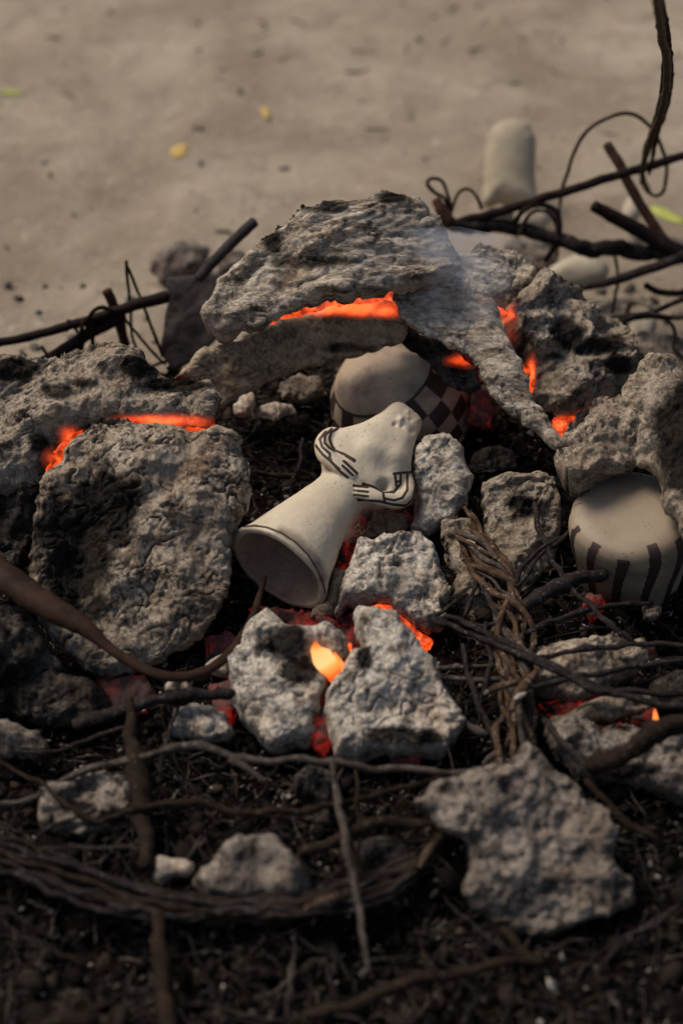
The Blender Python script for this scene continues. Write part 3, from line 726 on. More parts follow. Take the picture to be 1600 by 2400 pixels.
# ------------------------------------------------------------------ embers
G_EMB = 'glowing embers in the gaps'
def ember(poly, z, n, T, mat, label, **k):
    kw = dict(dome=.5, amp=(.003, .003, .001), crack=.001, res=.0022); kw.update(k)
    return crust('ember', poly, z, n, T, M[mat], label, 'ember', G_EMB, **kw)
ember([(600, 740), (700, 690), (800, 665), (900, 655), (960, 665), (960, 720), (880, 735), (760, 735), (650, 760)], 0.150, (0, -.75, .66), .008, 'hot', 'bright orange ember bed glowing under the arch roof')
ember([(1110, 665), (1170, 660), (1195, 700), (1190, 780), (1230, 850), (1240, 905), (1215, 905), (1180, 840), (1150, 760)], 0.115, (0, -.7, .7), .008, 'hot', 'orange ember seam between the two right hand slabs')
ember([(1000, 780), (1060, 790), (1110, 840), (1110, 880), (1060, 850), (1010, 820)], 0.135, (0, -.7, .7), .006, 'ember', 'dim red ember under the curved right hand slab')
ember([(1265, 960), (1340, 935), (1370, 950), (1340, 1010), (1290, 1025), (1265, 1000)], 0.100, (0, -.7, .7), .008, 'hot', 'orange ember patch above the striped pot')
ember([(1085, 900), (1130, 890), (1150, 940), (1120, 990), (1070, 970)], 0.085, (0, -.7, .7), .008, 'dull', 'smouldering red ember deep behind the checked pot')
ember([(250, 935), (360, 930), (470, 945), (495, 985), (440, 1010), (300, 1005), (245, 985)], 0.100, (0, -.75, .66), .010, 'hot', 'orange ember strip between the two big left slabs')
ember([(90, 1040), (140, 985), (200, 965), (190, 1010), (150, 1060), (115, 1095), (90, 1090)], 0.080, (0, -.7, .7), .008, 'hot', 'orange ember at the left corner under the brown roof slab')
ember([(560, 1400), (640, 1400), (720, 1405), (790, 1420), (840, 1400), (850, 1450), (810, 1500), (760, 1450), (700, 1450), (620, 1420)], 0.042, (0, -.4, .9), .008, 'ember', 'red ember bed just below the figurine rim')
ember([(715, 1415), (745, 1412), (775, 1425), (780, 1440), (740, 1440)], 0.055, (0, -.5, .86), .006, 'ember', 'small bright orange ember behind the flame')
ember([(850, 1385), (900, 1390), (960, 1440), (1000, 1470), (980, 1500), (930, 1480), (870, 1430)], 0.050, (0, -.5, .86), .007, 'hot', 'orange ember crack under the white crumbling clod')
ember([(785, 1480), (812, 1480), (815, 1520), (790, 1560), (765, 1580), (755, 1560)], 0.062, (0, -.5, .86), .008, 'hot', 'ember at the base of the small flame')
ember([(715, 1600), (765, 1590), (770, 1690), (745, 1740), (715, 1720)], 0.045, (0, -.5, .86), .008, 'ember', 'red ember crack between the two white clods')
ember([(800, 1180), (850, 1165), (930, 1170), (960, 1200), (940, 1250), (860, 1260), (780, 1270), (790, 1220)], 0.045, (0, -.4, .9), .008, 'dull', 'dull red ember under the figurine elbow')
ember([(470, 1470), (530, 1450), (560, 1490), (520, 1560), (470, 1540)], 0.035, (0, -.4, .9), .008, 'dull', 'dull red ember right of the big left slab')
ember([(225, 1560), (330, 1545), (360, 1590), (340, 1640), (250, 1650)], 0.035, (0, -.4, .9), .010, 'dull', 'dull red ember under the bottom of the big left slab')
ember([(470, 1570), (540, 1560), (545, 1640), (530, 1680), (500, 1640)], 0.032, (0, -.4, .9), .008, 'ember', 'speckled red ember beside the pale twig crossed clod')
ember([(1230, 1610), (1350, 1600), (1430, 1610), (1500, 1610), (1510, 1660), (1400, 1690), (1280, 1700), (1235, 1690)], 0.030, (0, -.4, .9), .008, 'ember', 'red ember bed beneath the charred log')
ember([(1345, 1370), (1385, 1370), (1395, 1400), (1360, 1430), (1340, 1400)], 0.042, (0, -.4, .9), .006, 'ember', 'small red ember under the striped pot')
ember([(1450, 1470), (1500, 1480), (1500, 1510), (1455, 1510)], 0.045, (0, -.4, .9), .006, 'dull', 'dull red ember right of the layered slab piece')
ember([(890, 1725), (960, 1725), (970, 1760), (900, 1765)], 0.035, (0, -.4, .9), .006, 'dull', 'dull ember under the largest white clod')
ember([(760, 1240), (800, 1240), (815, 1300), (780, 1340), (750, 1320)], 0.045, (0, -.4, .9), .006, 'ember', 'red ember right beside the figurine skirt')
# charred log that glows along its edges
crust('charred_log', [(1262, 1690), (1250, 1660), (1300, 1640), (1340, 1615), (1400, 1598), (1470, 1590), (1500, 1610), (1490, 1640), (1430, 1650), (1370, 1668), (1310, 1690), (1290, 1705)], 0.048, (0, -.5, .86), .012,
      M['slab'], 'short charred log with red glowing underside in the lower right', 'log', stretch=((1, .3, 0), 5), amp=(.004, .005, .001), soot=[(1400, 1630, 60, 10, .4)])

# ------------------------------------------------------------------ the ceramic figurine
def build_figurine():
    kz = 1 / 0.39541                                    # close-view units per source pixel
    cx, cy = Z4([(385, 1145)])[0]
    R0 = P(cx, cy, 0.085)
    depth = (R0 - CAM) @ FWD
    k = depth * TANV / 1200.0 / kz                      # metres per close-view unit
    ct, st = math.cos(math.radians(31)), math.sin(math.radians(31))
    ip = np.array([0.62, 0.785]); ip /= np.linalg.norm(ip)
    A = ct * (ip[0] * RGT + ip[1] * UPV) + st * FWD
    S = np.cross(A, [0, 0, 1.0]); S = (ip[1] * RGT - ip[0] * UPV); S = S - (S @ A) * A; S /= np.linalg.norm(S)
    Nn = np.cross(S, A); Nn /= np.linalg.norm(Nn)
    if Nn @ FWD > 0: Nn = -Nn
    def tp(t): return t * k / ct
    #        t     L    R    front back
    tab = [(0, 338, 338, 338, 338), (20, 330, 330, 330, 330), (60, 308, 305, 305, 300), (120, 288, 278, 280, 270), (257, 247, 232, 238, 215), (346, 220, 204, 205, 185), (428, 195, 182, 175, 160),
           (520, 166, 168, 150, 140), (600, 152, 170, 138, 128), (640, 172, 205, 140, 125), (680, 222, 275, 142, 120), (740, 278, 345, 142, 110), (800, 284, 345, 150, 110), (850, 266, 328, 160, 110), (880, 242, 318, 164, 112), (910, 214, 300, 165, 115), (960, 180, 252, 158, 120), (1022, 151, 222, 146, 112),
           (1090, 125, 192, 130, 100), (1148, 108, 168, 118, 92), (1200, 100, 158, 104, 82), (1235, 92, 146, 92, 72), (1255, 74, 130, 74, 56), (1268, 44, 100, 44, 34)]
    tab = np.array(tab, float)
    ts = np.concatenate([np.linspace(0, 1240, 110), np.linspace(1244, 1266, 8)])
    prof = np.stack([np.interp(ts, tab[:, 0], tab[:, c]) for c in range(1, 5)], 1)
    ker = np.array([.25, .5, .25])
    for _ in range(3):
        for c in range(4): prof[1:-1, c] = np.convolve(prof[:, c], ker, 'same')[1:-1]
    th = 58.0
    seg = 96; ang = np.linspace(0, 2 * math.pi, seg, endpoint=False)
    rings = []
    def ring(t, L, R, f, b, oval=1.0):
        c, s = np.cos(ang), np.sin(ang)
        ex = 1 - .25 * np.clip((t - 640) / 120, 0, 1)
        c = np.sign(c) * np.abs(c) ** ex; s = np.sign(s) * np.abs(s) ** ex
        side = np.where(c > 0, R, L) * c; dep = np.where(s > 0, f, b) * s
        return R0 + tp(t) * A + k * side[:, None] * S + k * dep[:, None] * Nn
    # inside, from the deep end to the rim
    for t in (640, 625, 560, 480, 400, 300, 200, 120, 60, 25, 8):
        L, R, f, b = [np.interp(t, ts, prof[:, c]) for c in range(4)]
        w = th if t > 20 else th * .8
        sc = 0.03 if t == 640 else (0.7 if t == 625 else 1)
        if t < 30: w = th * (1.0 - 0.0)
        rings.append(ring(t, (L - w) * sc, (R - w) * sc, (f - w) * sc, (b - w) * sc))
    nin = len(rings)
    rings.append(ring(-8, 338 - th * .70, 338 - th * .70, 338 - th * .70, 338 - th * .70))
    rings.append(ring(-8, 338 - th * .25, 338 - th * .25, 338 - th * .25, 338 - th * .25))
    for t, p in zip(ts, prof): rings.append(ring(t, *p))
    V = np.concatenate(rings); F = []
    nr = len(rings)
    for i in range(nr - 1):
        for q in range(seg):
            F.append((i * seg + q, i * seg + (q + 1) % seg, (i + 1) * seg + (q + 1) % seg, (i + 1) * seg + q))
    a = len(V); V = np.vstack([V, rings[0].mean(0)[None], (rings[-1].mean(0) + 2 * k * A)[None]])
    for q in range(seg):
        F.append((a, (q + 1) % seg, q)); b = (nr - 1) * seg
        F.append((a + 1, b + q, b + (q + 1) % seg))
    # arms: tubes in the figurine's own space, seen positions with a height above its middle plane
    def fp(zx, zy, w):
        x, y = Z4([(zx, zy)])[0]
        return Pn(np.array(x), np.array(y), R0 + Nn * w * k, Nn)
    parts = [(V, F)]
    def arm(pts, rad, fl):
        path = catmull([fp(*p) for p in pts], 40)
        r = np.interp(np.linspace(0, 1, 40), np.linspace(0, 1, len(rad)), rad) * k
        v, f = tube_geo(path, r, 20, 0, 1.0, 0, None)
        # flatten towards the hand along Nn
        ctr = np.repeat(path, 20, 0); ctr = np.vstack([ctr, v[-2:]])
        ff = np.interp(np.linspace(0, 1, 40), np.linspace(0, 1, len(fl)), fl); ff = np.append(np.repeat(ff, 20), [1, 1])
        dv = v - ctr; dn = dv @ Nn
        v = v - (dn * (1 - ff))[:, None] * Nn
        parts.append((v, f)); return path
    pl = arm([(770, 345, 30), (700, 358, 45), (652, 405, 62), (665, 475, 92), (720, 520, 122), (772, 550, 138), (838, 597, 138)], [34, 56, 56, 54, 50, 56, 32], [1, 1, 1, 1, .8, .5, .45])
    pr = arm([(1115, 600, 50), (1140, 640, 62), (1138, 712, 72), (1080, 745, 96), (1010, 730, 120), (930, 706, 134), (845, 690, 130)], [34, 56, 58, 54, 48, 54, 36], [1, 1, 1, 1, .8, .5, .45])
    allv, allf, off = [], [], 0
    for v, f in parts:
        allv.append(v); allf += [tuple(i + off for i in q) for q in f]; off += len(v)
    def blob_(pts, rad):
        path = catmull([fp(*p) for p in pts], 20)
        parts.append(tube_geo(path, np.interp(np.linspace(0, 1, 20), np.linspace(0, 1, len(rad)), rad) * k, 20))
        v, f = parts.pop(); parts.insert(1, (v, f))
    blob_([(730, 350, 30), (735, 420, 55), (790, 480, 80)], [42, 62, 60])
    blob_([(1110, 560, 30), (1130, 640, 55), (1125, 715, 60)], [60, 58, 40])
    blob_([(1140, 730, 60), (1060, 720, 78), (960, 700, 90)], [36, 36, 40])
    allv, allf, off = [], [], 0
    for v, f in parts:
        allv.append(v); allf += [tuple(i + off for i in q) for q in f]; off += len(v)
    me = bpy.data.meshes.new('tmp'); me.from_pydata([tuple(x) for x in np.concatenate(allv)], [], allf); me.update()
    tmp = bpy.data.objects.new('tmp', me); col.objects.link(tmp)
    md = tmp.modifiers.new('r', 'REMESH'); md.mode = 'VOXEL'; md.voxel_size = 0.00095; md.use_smooth_shade = True
    ms = tmp.modifiers.new('s', 'SMOOTH'); ms.iterations = 9; ms.factor = 0.5
    dg = bpy.context.evaluated_depsgraph_get(); ev = tmp.evaluated_get(dg); em = ev.to_mesh()
    nv = len(em.vertices); co = np.empty(nv * 3); em.vertices.foreach_get('co', co); V = co.reshape(-1, 3)
    no = np.empty(nv * 3); em.vertices.foreach_get('normal', no); no = no.reshape(-1, 3)
    lp = np.empty(len(em.loops), int); em.loops.foreach_get('vertex_index', lp)
    ls = np.empty(len(em.polygons), int); em.polygons.foreach_get('loop_start', ls)
    lt = np.empty(len(em.polygons), int); em.polygons.foreach_get('loop_total', lt)
    q4 = lt == 4
    F = lp[ls[q4][:, None] + np.arange(4)]
    ev.to_mesh_clear(); bpy.data.objects.remove(tmp)
    W = V - R0
    t = (W @ A) / k * ct; s = (W @ S) / k; d = (W @ Nn) / k
    bx, by = proj(V)
    zx = (bx * KD - 500) / .39541; zy = (by * KD - 880) / .39541
    frontv = (no @ Nn > 0.05) & (d > 0)
    # modelled features on the front
    feats = [(950, 430, 95, 30), (1090, 480, 70, 26), (1020, 560, 50, -14), (1015, 650, 30, -62), (1000, 520, 40, -6), (1108, 258, 20, 20), (1078, 288, 13, -18), (1168, 262, 13, -9), (1180, 330, 20, -12), (1212, 265, 15, 8), (1195, 215, 12, -4),
             (1150, 215, 16, 9), (1140, 360, 50, 7), (905, 430, 60, 8), (845, 360, 50, -6), (1120, 300, 12, -9), (1060, 400, 60, -7)]
    for (fx, fy, r, am) in feats:
        g = np.exp(-((zx - fx) ** 2 + (zy - fy) ** 2) / r ** 2) * frontv
        V = V + Nn * (g * am * k)[:, None]
    V = V + no * (perlin(V * 45) * 0.0008 + fbm(V * 160, 2) * .00018)[:, None]
    def segd(pl, X=zx, Y=zy):
        best = np.full(len(X), 1e9)
        for (a, b) in zip(pl[:-1], pl[1:]):
            a = np.array(a, float); b = np.array(b, float); ab = b - a
            tt = np.clip(((X - a[0]) * ab[0] + (Y - a[1]) * ab[1]) / (ab @ ab), 0, 1)
            best = np.minimum(best, np.hypot(X - a[0] - tt * ab[0], Y - a[1] - tt * ab[1]))
        return best
    lines = [[(738, 312), (700, 335), (688, 370), (700, 410), (722, 445), (780, 470), (835, 505)],
             [(700, 318), (662, 355), (660, 400), (690, 432), (718, 447)], [(665, 335), (630, 378), (645, 425), (690, 465), (690, 490), (702, 515), (745, 555)],
             [(606, 415), (650, 470), (690, 505), (740, 560), (795, 605)],
             [(785, 478), (835, 512)], [(772, 508), (848, 580)], [(765, 535), (825, 592)],
             [(1068, 582), (1190, 573)], [(1190, 573), (1197, 650), (1182, 730), (1140, 772), (1060, 765), (985, 745), (860, 738)],
             [(1148, 582), (1148, 680), (1120, 725), (1070, 740), (1010, 728)], [(1108, 588), (1108, 645), (1070, 690), (1010, 688), (950, 662), (885, 640)], [(1075, 585), (1085, 655)],
             [(1085, 628), (1108, 628)], [(1005, 690), (1012, 740)],
             [(832, 652), (915, 661)], [(835, 680), (915, 690)], [(835, 706), (915, 717)]]
    paint = np.zeros(len(V))
    for l in lines: paint = np.maximum(paint, np.clip(1.5 - segd(l) / 8.0, 0, 1))
    rimline = [(180, 897), (250, 890), (320, 902), (400, 932), (480, 985), (560, 1065), (620, 1155), (655, 1250), (664, 1290)]
    paint = np.maximum(paint, np.clip(1.4 - segd(rimline) / 6.5, 0, 1))
    paint *= frontv
    rad = np.hypot(s, d)
    outer = np.interp(t, ts, np.mean(prof[:, :3], 1))
    inner = np.clip((outer - rad - 46) / 8, 0, 1) * (t < 660) * (t > -2)
    inner = inner * ((no * (-(W - (W @ A)[:, None] * A))).sum(1) > -0.2 * np.linalg.norm(W, axis=1) * 0 )
    soot = np.maximum(np.clip(1.15 - segd([(400, 925), (470, 965), (560, 1050), (620, 1120), (645, 1200)]) / 60, 0, 1) * (t < 110) * .8, 0)
    soot = np.maximum(soot, np.clip(1 - np.abs(t + 5) / 30, 0, 1) * .35)
    fig = empty('figurine', R0 - np.array([0, 0, .05]), 'cream ceramic figurine with brown striped folded arms lying in the middle of the embers', 'figurine')
    # split off the arms as parts
    ar = np.zeros(len(V), int)
    for i_, pth in ((1, pl), (2, pr)):
        dd = np.full(len(V), 1e9)
        for p in pth: dd = np.minimum(dd, np.linalg.norm(V - p, axis=1))
        ar[(dd < 50 * k) & (ar == 0) & (d > 10)] = i_
    # keep each arm one connected piece
    for i_ in (1, 2):
        ff = F[(ar[F] == i_).all(1)]; lab = np.arange(len(V))
        for _ in range(400):
            m_ = lab[ff].min(1); old = lab.copy()
            for c_ in range(4): np.minimum.at(lab, ff[:, c_], m_)
            if (lab == old).all(): break
        us = np.unique(ff); ids, cnt = np.unique(lab[us], return_counts=True)
        keep = ids[cnt.argmax()]
        ar[(ar == i_) & (lab != keep)] = 0
    fa = ar[F]; fmax = np.where((fa == 1).all(1), 1, np.where((fa == 2).all(1), 2, 0))
    for i_, nme in ((0, 'body'), (1, 'arm'), (2, 'arm')):
        ff = F[fmax == i_]; us = np.unique(ff); rm = np.zeros(len(V), int); rm[us] = np.arange(len(us))
        o = mk(nme, V[us], rm[ff], M['ceramic'], fig, True, {'paint': paint[us], 'inner': inner[us], 'soot': soot[us]})
build_figurine()

# ------------------------------------------------------------------ pots (upside down)
def pot(name, c, up, prof, mat, label, paintf, rotref=(1, 0, 0), wall=.004, seg=300):
    up = np.array(up, float); up /= np.linalg.norm(up)
    e1 = np.array(rotref, float); e1 -= (e1 @ up) * up; e1 /= np.linalg.norm(e1); e2 = np.cross(up, e1)
    pr = np.array(prof); # (radius, height below the base)
    L = np.r_[0, np.cumsum(np.linalg.norm(np.diff(pr, axis=0), axis=1))]
    s = np.linspace(0, L[-1], int(L[-1] / .0011))
    rr = np.interp(s, L, pr[:, 0]); hh = np.interp(s, L, pr[:, 1])
    for _ in range(16):
        rr[1:-1] = .25 * rr[:-2] + .5 * rr[1:-1] + .25 * rr[2:]; hh[1:-1] = .25 * hh[:-2] + .5 * hh[1:-1] + .25 * hh[2:]
    no_ = len(rr)
    rin = np.maximum(rr[::-1] - wall, 0.0004)[:]; hin = np.minimum(hh[::-1] , 9) - np.where(np.arange(no_)[::-1] < no_ * .35, -wall, 0)
    R_ = np.r_[rr, rin]; H_ = np.r_[hh, hin]; n = len(R_)
    a = np.linspace(0, 2 * math.pi, seg, endpoint=False)
    V = c + R_[:, None, None] * (np.cos(a)[None, :, None] * e1 + np.sin(a)[None, :, None] * e2) - H_[:, None, None] * up
    V = V.reshape(-1, 3)
    i, j = np.meshgrid(np.arange(n - 1), np.arange(seg), indexing='ij'); i = i.ravel(); j = j.ravel(); j2 = (j + 1) % seg
    F = np.stack([i * seg + j, (i + 1) * seg + j, (i + 1) * seg + j2, i * seg + j2], 1)
    V = V + vnoise(V * 22) * .0012
    AA = np.tile(a, n); HH = np.repeat(H_, seg); RR = np.repeat(R_, seg); inn = np.repeat(np.arange(n) >= no_, seg).astype(float)
    pt = paintf(AA, HH, RR) * (1 - inn)
    bx, by = proj(V)
    return mk(name, V, F, mat, None, True, {'paint': pt, 'inner': inn, 'soot': np.clip(.22 + fbm(V * 22, 4) * .7, 0, .85)})  # uneven soot; on the checkered pot it also paints in the vault's shade
def checks(a, h, r):
    n = 20
    row = np.floor((h - .0165) / .019); colm = np.floor(a / (2 * math.pi) * n)
    # diamond-like skew so that the squares lean as they do on the pot
    c = ((row + colm) % 2 == 0) & (h > .0165)
    ln = (h > .0135) & (h < .0165)
    return (c | ln).astype(float)
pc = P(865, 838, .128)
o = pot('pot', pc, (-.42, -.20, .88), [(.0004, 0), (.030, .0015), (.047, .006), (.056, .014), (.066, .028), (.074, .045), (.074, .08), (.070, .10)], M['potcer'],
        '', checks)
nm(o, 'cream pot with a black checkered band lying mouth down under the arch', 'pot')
def stripes(a, h, r):
    n = 12
    ph = (a / (2 * math.pi) * n + h * 4.0) % 1.0
    wid = 0.36 + .05 * np.sin(np.floor(a / (2 * math.pi) * n) * 5.1 + h * 60)
    return ((ph < wid) & (h > .006 + .004 * np.sin(np.floor(a / (2 * math.pi) * n) * 2.3))).astype(float)
pc2 = P(1448, 1168, .125)
o = pot('pot', pc2, (-.14, -.12, .98), [(.0004, 0), (.040, .001), (.050, .004), (.0555, .011), (.057, .022), (.055, .05), (.049, .085), (.046, .10)], M['potcer2'], '', stripes, rotref=(1, -.35, 0))
nm(o, 'cream pot with dark brown vertical stripes standing mouth down at the right edge', 'pot')

# ------------------------------------------------------------------ flames
def flame(pts, rad, label, hot=1.0):
    w = catmull([P(a, b, z) for a, b, z in pts], 30)
    r = np.interp(np.linspace(0, 1, 30), np.linspace(0, 1, len(rad)), rad)
    V, F = tube_geo(w, r, 16, .12, .45, 3.3, FWD)
    heat = np.repeat(np.interp(np.linspace(0, 1, 30), [0, .2, .5, .8, 1], [0.0, .35, .95, .85, .35]) * hot, 16); heat = np.append(heat, [0, .2])
    nm(mk('flame', V, F, M['flame'], None, True, {'hotness': heat}), label, 'flame')
flame([(778, 1562, .078), (765, 1545, .084), (748, 1520, .094), (728, 1495, .104), (724, 1474, .114)], [.002, .0070, .0095, .0090, .0050, .0006], 'bright yellow orange flame licking up between the two white clods', .85)
flame([(788, 1572, .072), (786, 1545, .080), (774, 1515, .088), (762, 1490, .094)], [.002, .0055, .0045, .0020, .0005], 'faint orange flame tongue behind the bright flame', .6)
flame([(1504, 1672, .058), (1504, 1650, .066), (1502, 1625, .078)], [.001, .0024, .0026, .0018, .0005], 'tiny orange flame at the right edge above the thick twig', .6)

# ------------------------------------------------------------------ smoke
def smoke():
    pts = [(780, 630, .25), (880, 640, .26), (1000, 645, .27), (1120, 640, .27), (1240, 640, .26)]
    w = catmull([P(a, b, z) for a, b, z in pts], 24)
    r = np.interp(np.linspace(0, 1, 24), [0, .2, .6, 1], [.02, .045, .050, .03])
    V, F = tube_geo(w, r, 16, 0, 1)
    nm(mk('smoke', V, F, M['smoke']), 'thin bluish wisp of smoke drifting over the right side of the arch', 'smoke', kind='stuff')
smoke()

# ------------------------------------------------------------------ poker, shovel, rods
stick('poker', [(-70, 1270, .128), (0, 1318, .124), (80, 1375, .120), (150, 1415, .115), (200, 1445, .110), (240, 1478, .104), (300, 1520, .096), (370, 1550, .090), (440, 1552, .084), (500, 1525, .080), (550, 1470, .078), (585, 1405, .078), (608, 1325, .082)],
      [.0140, .0140, .0130, .0110, .008, .0050, .0048, .0048, .0048, .0046, .0042, .0036, .0026], M['poker'], 'long rusty hooked iron poker curving in front of the big left slab', 'poker', n=110, seg=16, rough=.10, kink=.0004, flat=.8, nodes=False)
sh = empty('shovel', P(430, 830, .02), 'dark sooty shovel blade with its handle propped behind the left end of the arch', 'shovel')
crust('blade', [(380, 640), (400, 636), (470, 628), (500, 630), (520, 700), (500, 780), (440, 830), (400, 850), (372, 812), (376, 740), (388, 690)], 0.10, (-.1, -.78, .62), .0018, M['shovel'], parent=sh, R=.003, dome=.1,
      amp=(.003, .0012, .0003), crack=0, jag=.0015, res=.0025)
stick('handle', [(455, 640, .150), (480, 612, .160), (530, 560, .178), (585, 508, .196)], .0062, M['shovel'], parent=sh, n=40, seg=12, rough=.05, kink=0, nodes=False)

G_ROD = 'iron rods and sticks lying behind the kiln'
def rod(pts, r, label, mat='rod', cat='rod', **k):
    kw = dict(rough=.12, kink=.0008, nodes=False); kw.update(k)
    return stick('rod' if cat == 'rod' else 'stick', pts, r, M[mat], label, cat, G_ROD, **kw)
rod([(-60, 800, .09), (60, 775, .10), (180, 742, .11), (290, 708, .12), (385, 680, .13)], [.0050, .0052, .0054, .0062, .0072], 'long dark rod slanting up behind the left slabs to the shovel blade')
rod([(70, 850, .07), (140, 808, .08), (220, 757, .10), (285, 722, .112)], [.0062, .0066, .0072, .0066], 'thicker dark rod forking down from the long left rod')
rod([(246, 668, .135), (262, 705, .115), (276, 745, .090), (290, 795, .065)], [.0058, .0062, .0062, .006], 'short reddish rod standing across the long left rod', 'rodbrown')
rod([(1640, 335, .20), (1520, 372, .185), (1400, 408, .17), (1280, 445, .155), (1160, 482, .14), (1030, 520, .13)], [.0052, .0055, .0056, .0056, .0058, .0060], 'long straight black rod rising to the right edge of the view')
rod([(1392, 332, .19), (1430, 395, .165), (1470, 470, .135), (1520, 545, .11), (1570, 600, .09)], [.0058, .0062, .0062, .0062, .006], 'brown rod crossing under the long straight black rod', 'rodbrown')
rod([(1362, 472, .15), (1430, 510, .13), (1500, 550, .11), (1570, 582, .10)], [.0075, .0090, .0095, .009], 'thick charred stick end pointing up left, right of the pale stone', 'rod', 'stick')
rod([(1010, 505, .14), (1060, 520, .13), (1150, 520, .12), (1260, 545, .11), (1340, 570, .10), (1450, 575, .09), (1560, 590, .09)], [.007, .0085, .0085, .0085, .010, .010, .009], 'gnarled dark branch lying below the long straight black rod', 'twig', 'stick', kink=.003, rough=.3)
rod([(1000, 460, .16), (1015, 490, .15), (1035, 515, .14)], [.006, .0072, .0075], 'short brown stick end sticking up right of the arch top', 'rodbrown', 'stick')
rod([(1640, 560, .12), (1540, 600, .10), (1450, 632, .085), (1370, 655, .075), (1300, 668, .06)], [.0065, .0065, .0060, .0050, .0035], 'dark bowed branch below the gnarled branch at the right', 'twig', 'stick')
rod([(1640, 640, .10), (1560, 690, .085), (1480, 720, .07), (1420, 735, .06)], [.004, .0035, .003, .002], 'thin brown branch above the lower pale pebble', 'twig', 'stick')
rod([(1640, 700, .08), (1560, 730, .07), (1480, 722, .07), (1400, 730, .06)], [.003, .003, .003, .002], 'thin dark branch ending over the lower pale pebble', 'twig', 'stick')

G_WIRE = 'thin wires and stems looping behind the kiln'
def wire(pts, r, label, mat='wire', **k):
    kw = dict(rough=.15, kink=.0008, nodes=False, seg=7); kw.update(k)
    return stick('wire', pts, r, M[mat], label, 'wire', G_WIRE, **kw)
wire([(1500, -60, .62), (1515, 60, .50), (1532, 160, .40), (1520, 250, .32), (1490, 330, .25), (1475, 400, .18), (1490, 440, .12)], [.0035, .004, .0042, .0042, .004, .003, .003], 'darkest tall bent stem rising out of the top right corner')
wire([(1508, -60, .60), (1528, 60, .48), (1538, 160, .38), (1530, 240, .31), (1505, 320, .24), (1490, 400, .17)], [.0028, .003, .0035, .0035, .003, .002], 'tall bent stem running alongside the darkest one', 'twigbrown')
wire([(1515, -60, .58), (1522, 100, .44), (1520, 200, .35), (1498, 290, .27), (1478, 350, .21), (1472, 420, .15)], .0024, 'paler tall stem between the dark ones at the top right', 'twigbrown')
wire([(1278, 590, .06), (1285, 480, .12), (1300, 400, .17), (1340, 310, .22), (1400, 268, .24), (1450, 262, .24), (1500, 300, .22), (1528, 370, .18), (1525, 430, .15), (1505, 450, .13), (1478, 430, .13), (1470, 390, .14)], [.0024] * 6, 'large thin hoop of wire arching over the long black rod', n=90)
wire([(1035, 500, .13), (1020, 455, .16), (1000, 445, .165), (980, 425, .175), (990, 410, .18), (1015, 418, .175), (1030, 455, .16), (1035, 490, .14)], .0024, 'small wire loop curling up beside the arch top', n=60)
wire([(1035, 490, .14), (1050, 445, .16), (1075, 435, .165), (1095, 450, .16), (1105, 480, .145)], .0022, 'little wire arch right of the small wire loop')
wire([(1175, 520, .12), (1200, 485, .14), (1240, 470, .145), (1275, 485, .14), (1285, 530, .12), (1270, 570, .10), (1250, 600, .08)], [.0036] * 5, 'dark wire loop bent over the gnarled branch', 'rod', n=60)
wire([(1190, 540, .12), (1220, 490, .13), (1262, 490, .13), (1280, 540, .11), (1255, 590, .08)], [.0026] * 5, 'second dark loop inside the bent wire loop', 'rod', n=60)
wire([(1410, 590, .08), (1418, 640, .07), (1412, 680, .06), (1405, 720, .045)], .0020, 'slim reddish stem hanging in front of the pale twig', 'twigbrown')
wire([(1445, 700, .06), (1435, 740, .05), (1445, 770, .04), (1458, 790, .03)], .0034, 'reddish brown stem stub above the lower pale pebble', 'twigbrown')
wire([(1480, 655, .07), (1510, 670, .065), (1560, 672, .065), (1590, 650, .07), (1600, 610, .08)], .0040, 'dark wire hook curving at the right edge', 'rod', n=50)
wire([(1410, 750, .05), (1470, 730, .06), (1530, 735, .06), (1550, 770, .05), (1545, 800, .04), (1580, 830, .03)], .0022, 'dark wavy wire round the lower pale pebble', 'rod', n=50)
wire([(290, 600, .16), (296, 660, .13), (300, 720, .10), (303, 770, .08), (315, 810, .05)], .0019, 'thin upright stem in front of the long left rod', 'twigbrown')
wire([(292, 610, .155), (325, 690, .12), (355, 770, .09), (375, 820, .06)], .0019, 'thin stem slanting down right from the upright one', 'twigbrown')
wire([(285, 730, .11), (320, 770, .09), (350, 810, .07), (380, 835, .05)], .0018, 'low thin stem reaching the foot of the shovel blade', 'twigbrown')
wire([(180, 830, .06), (200, 760, .10), (210, 720, .125), (235, 705, .13), (260, 715, .125)], .0024, 'tangled wire wrapped round the long left rod', 'rod')
wire([(205, 830, .06), (215, 770, .10), (205, 730, .12), (190, 745, .115), (183, 800, .08)], .0024, 'wire loop hanging over the left rods', 'rod')
wire([(155, 760, .10), (158, 735, .115), (170, 745, .11), (180, 760, .10)], .0020, 'tiny wire bend on top of the long left rod')
wire([(95, 795, .085), (110, 815, .075), (130, 830, .06)], .0018, 'short thin stem between the left rods')

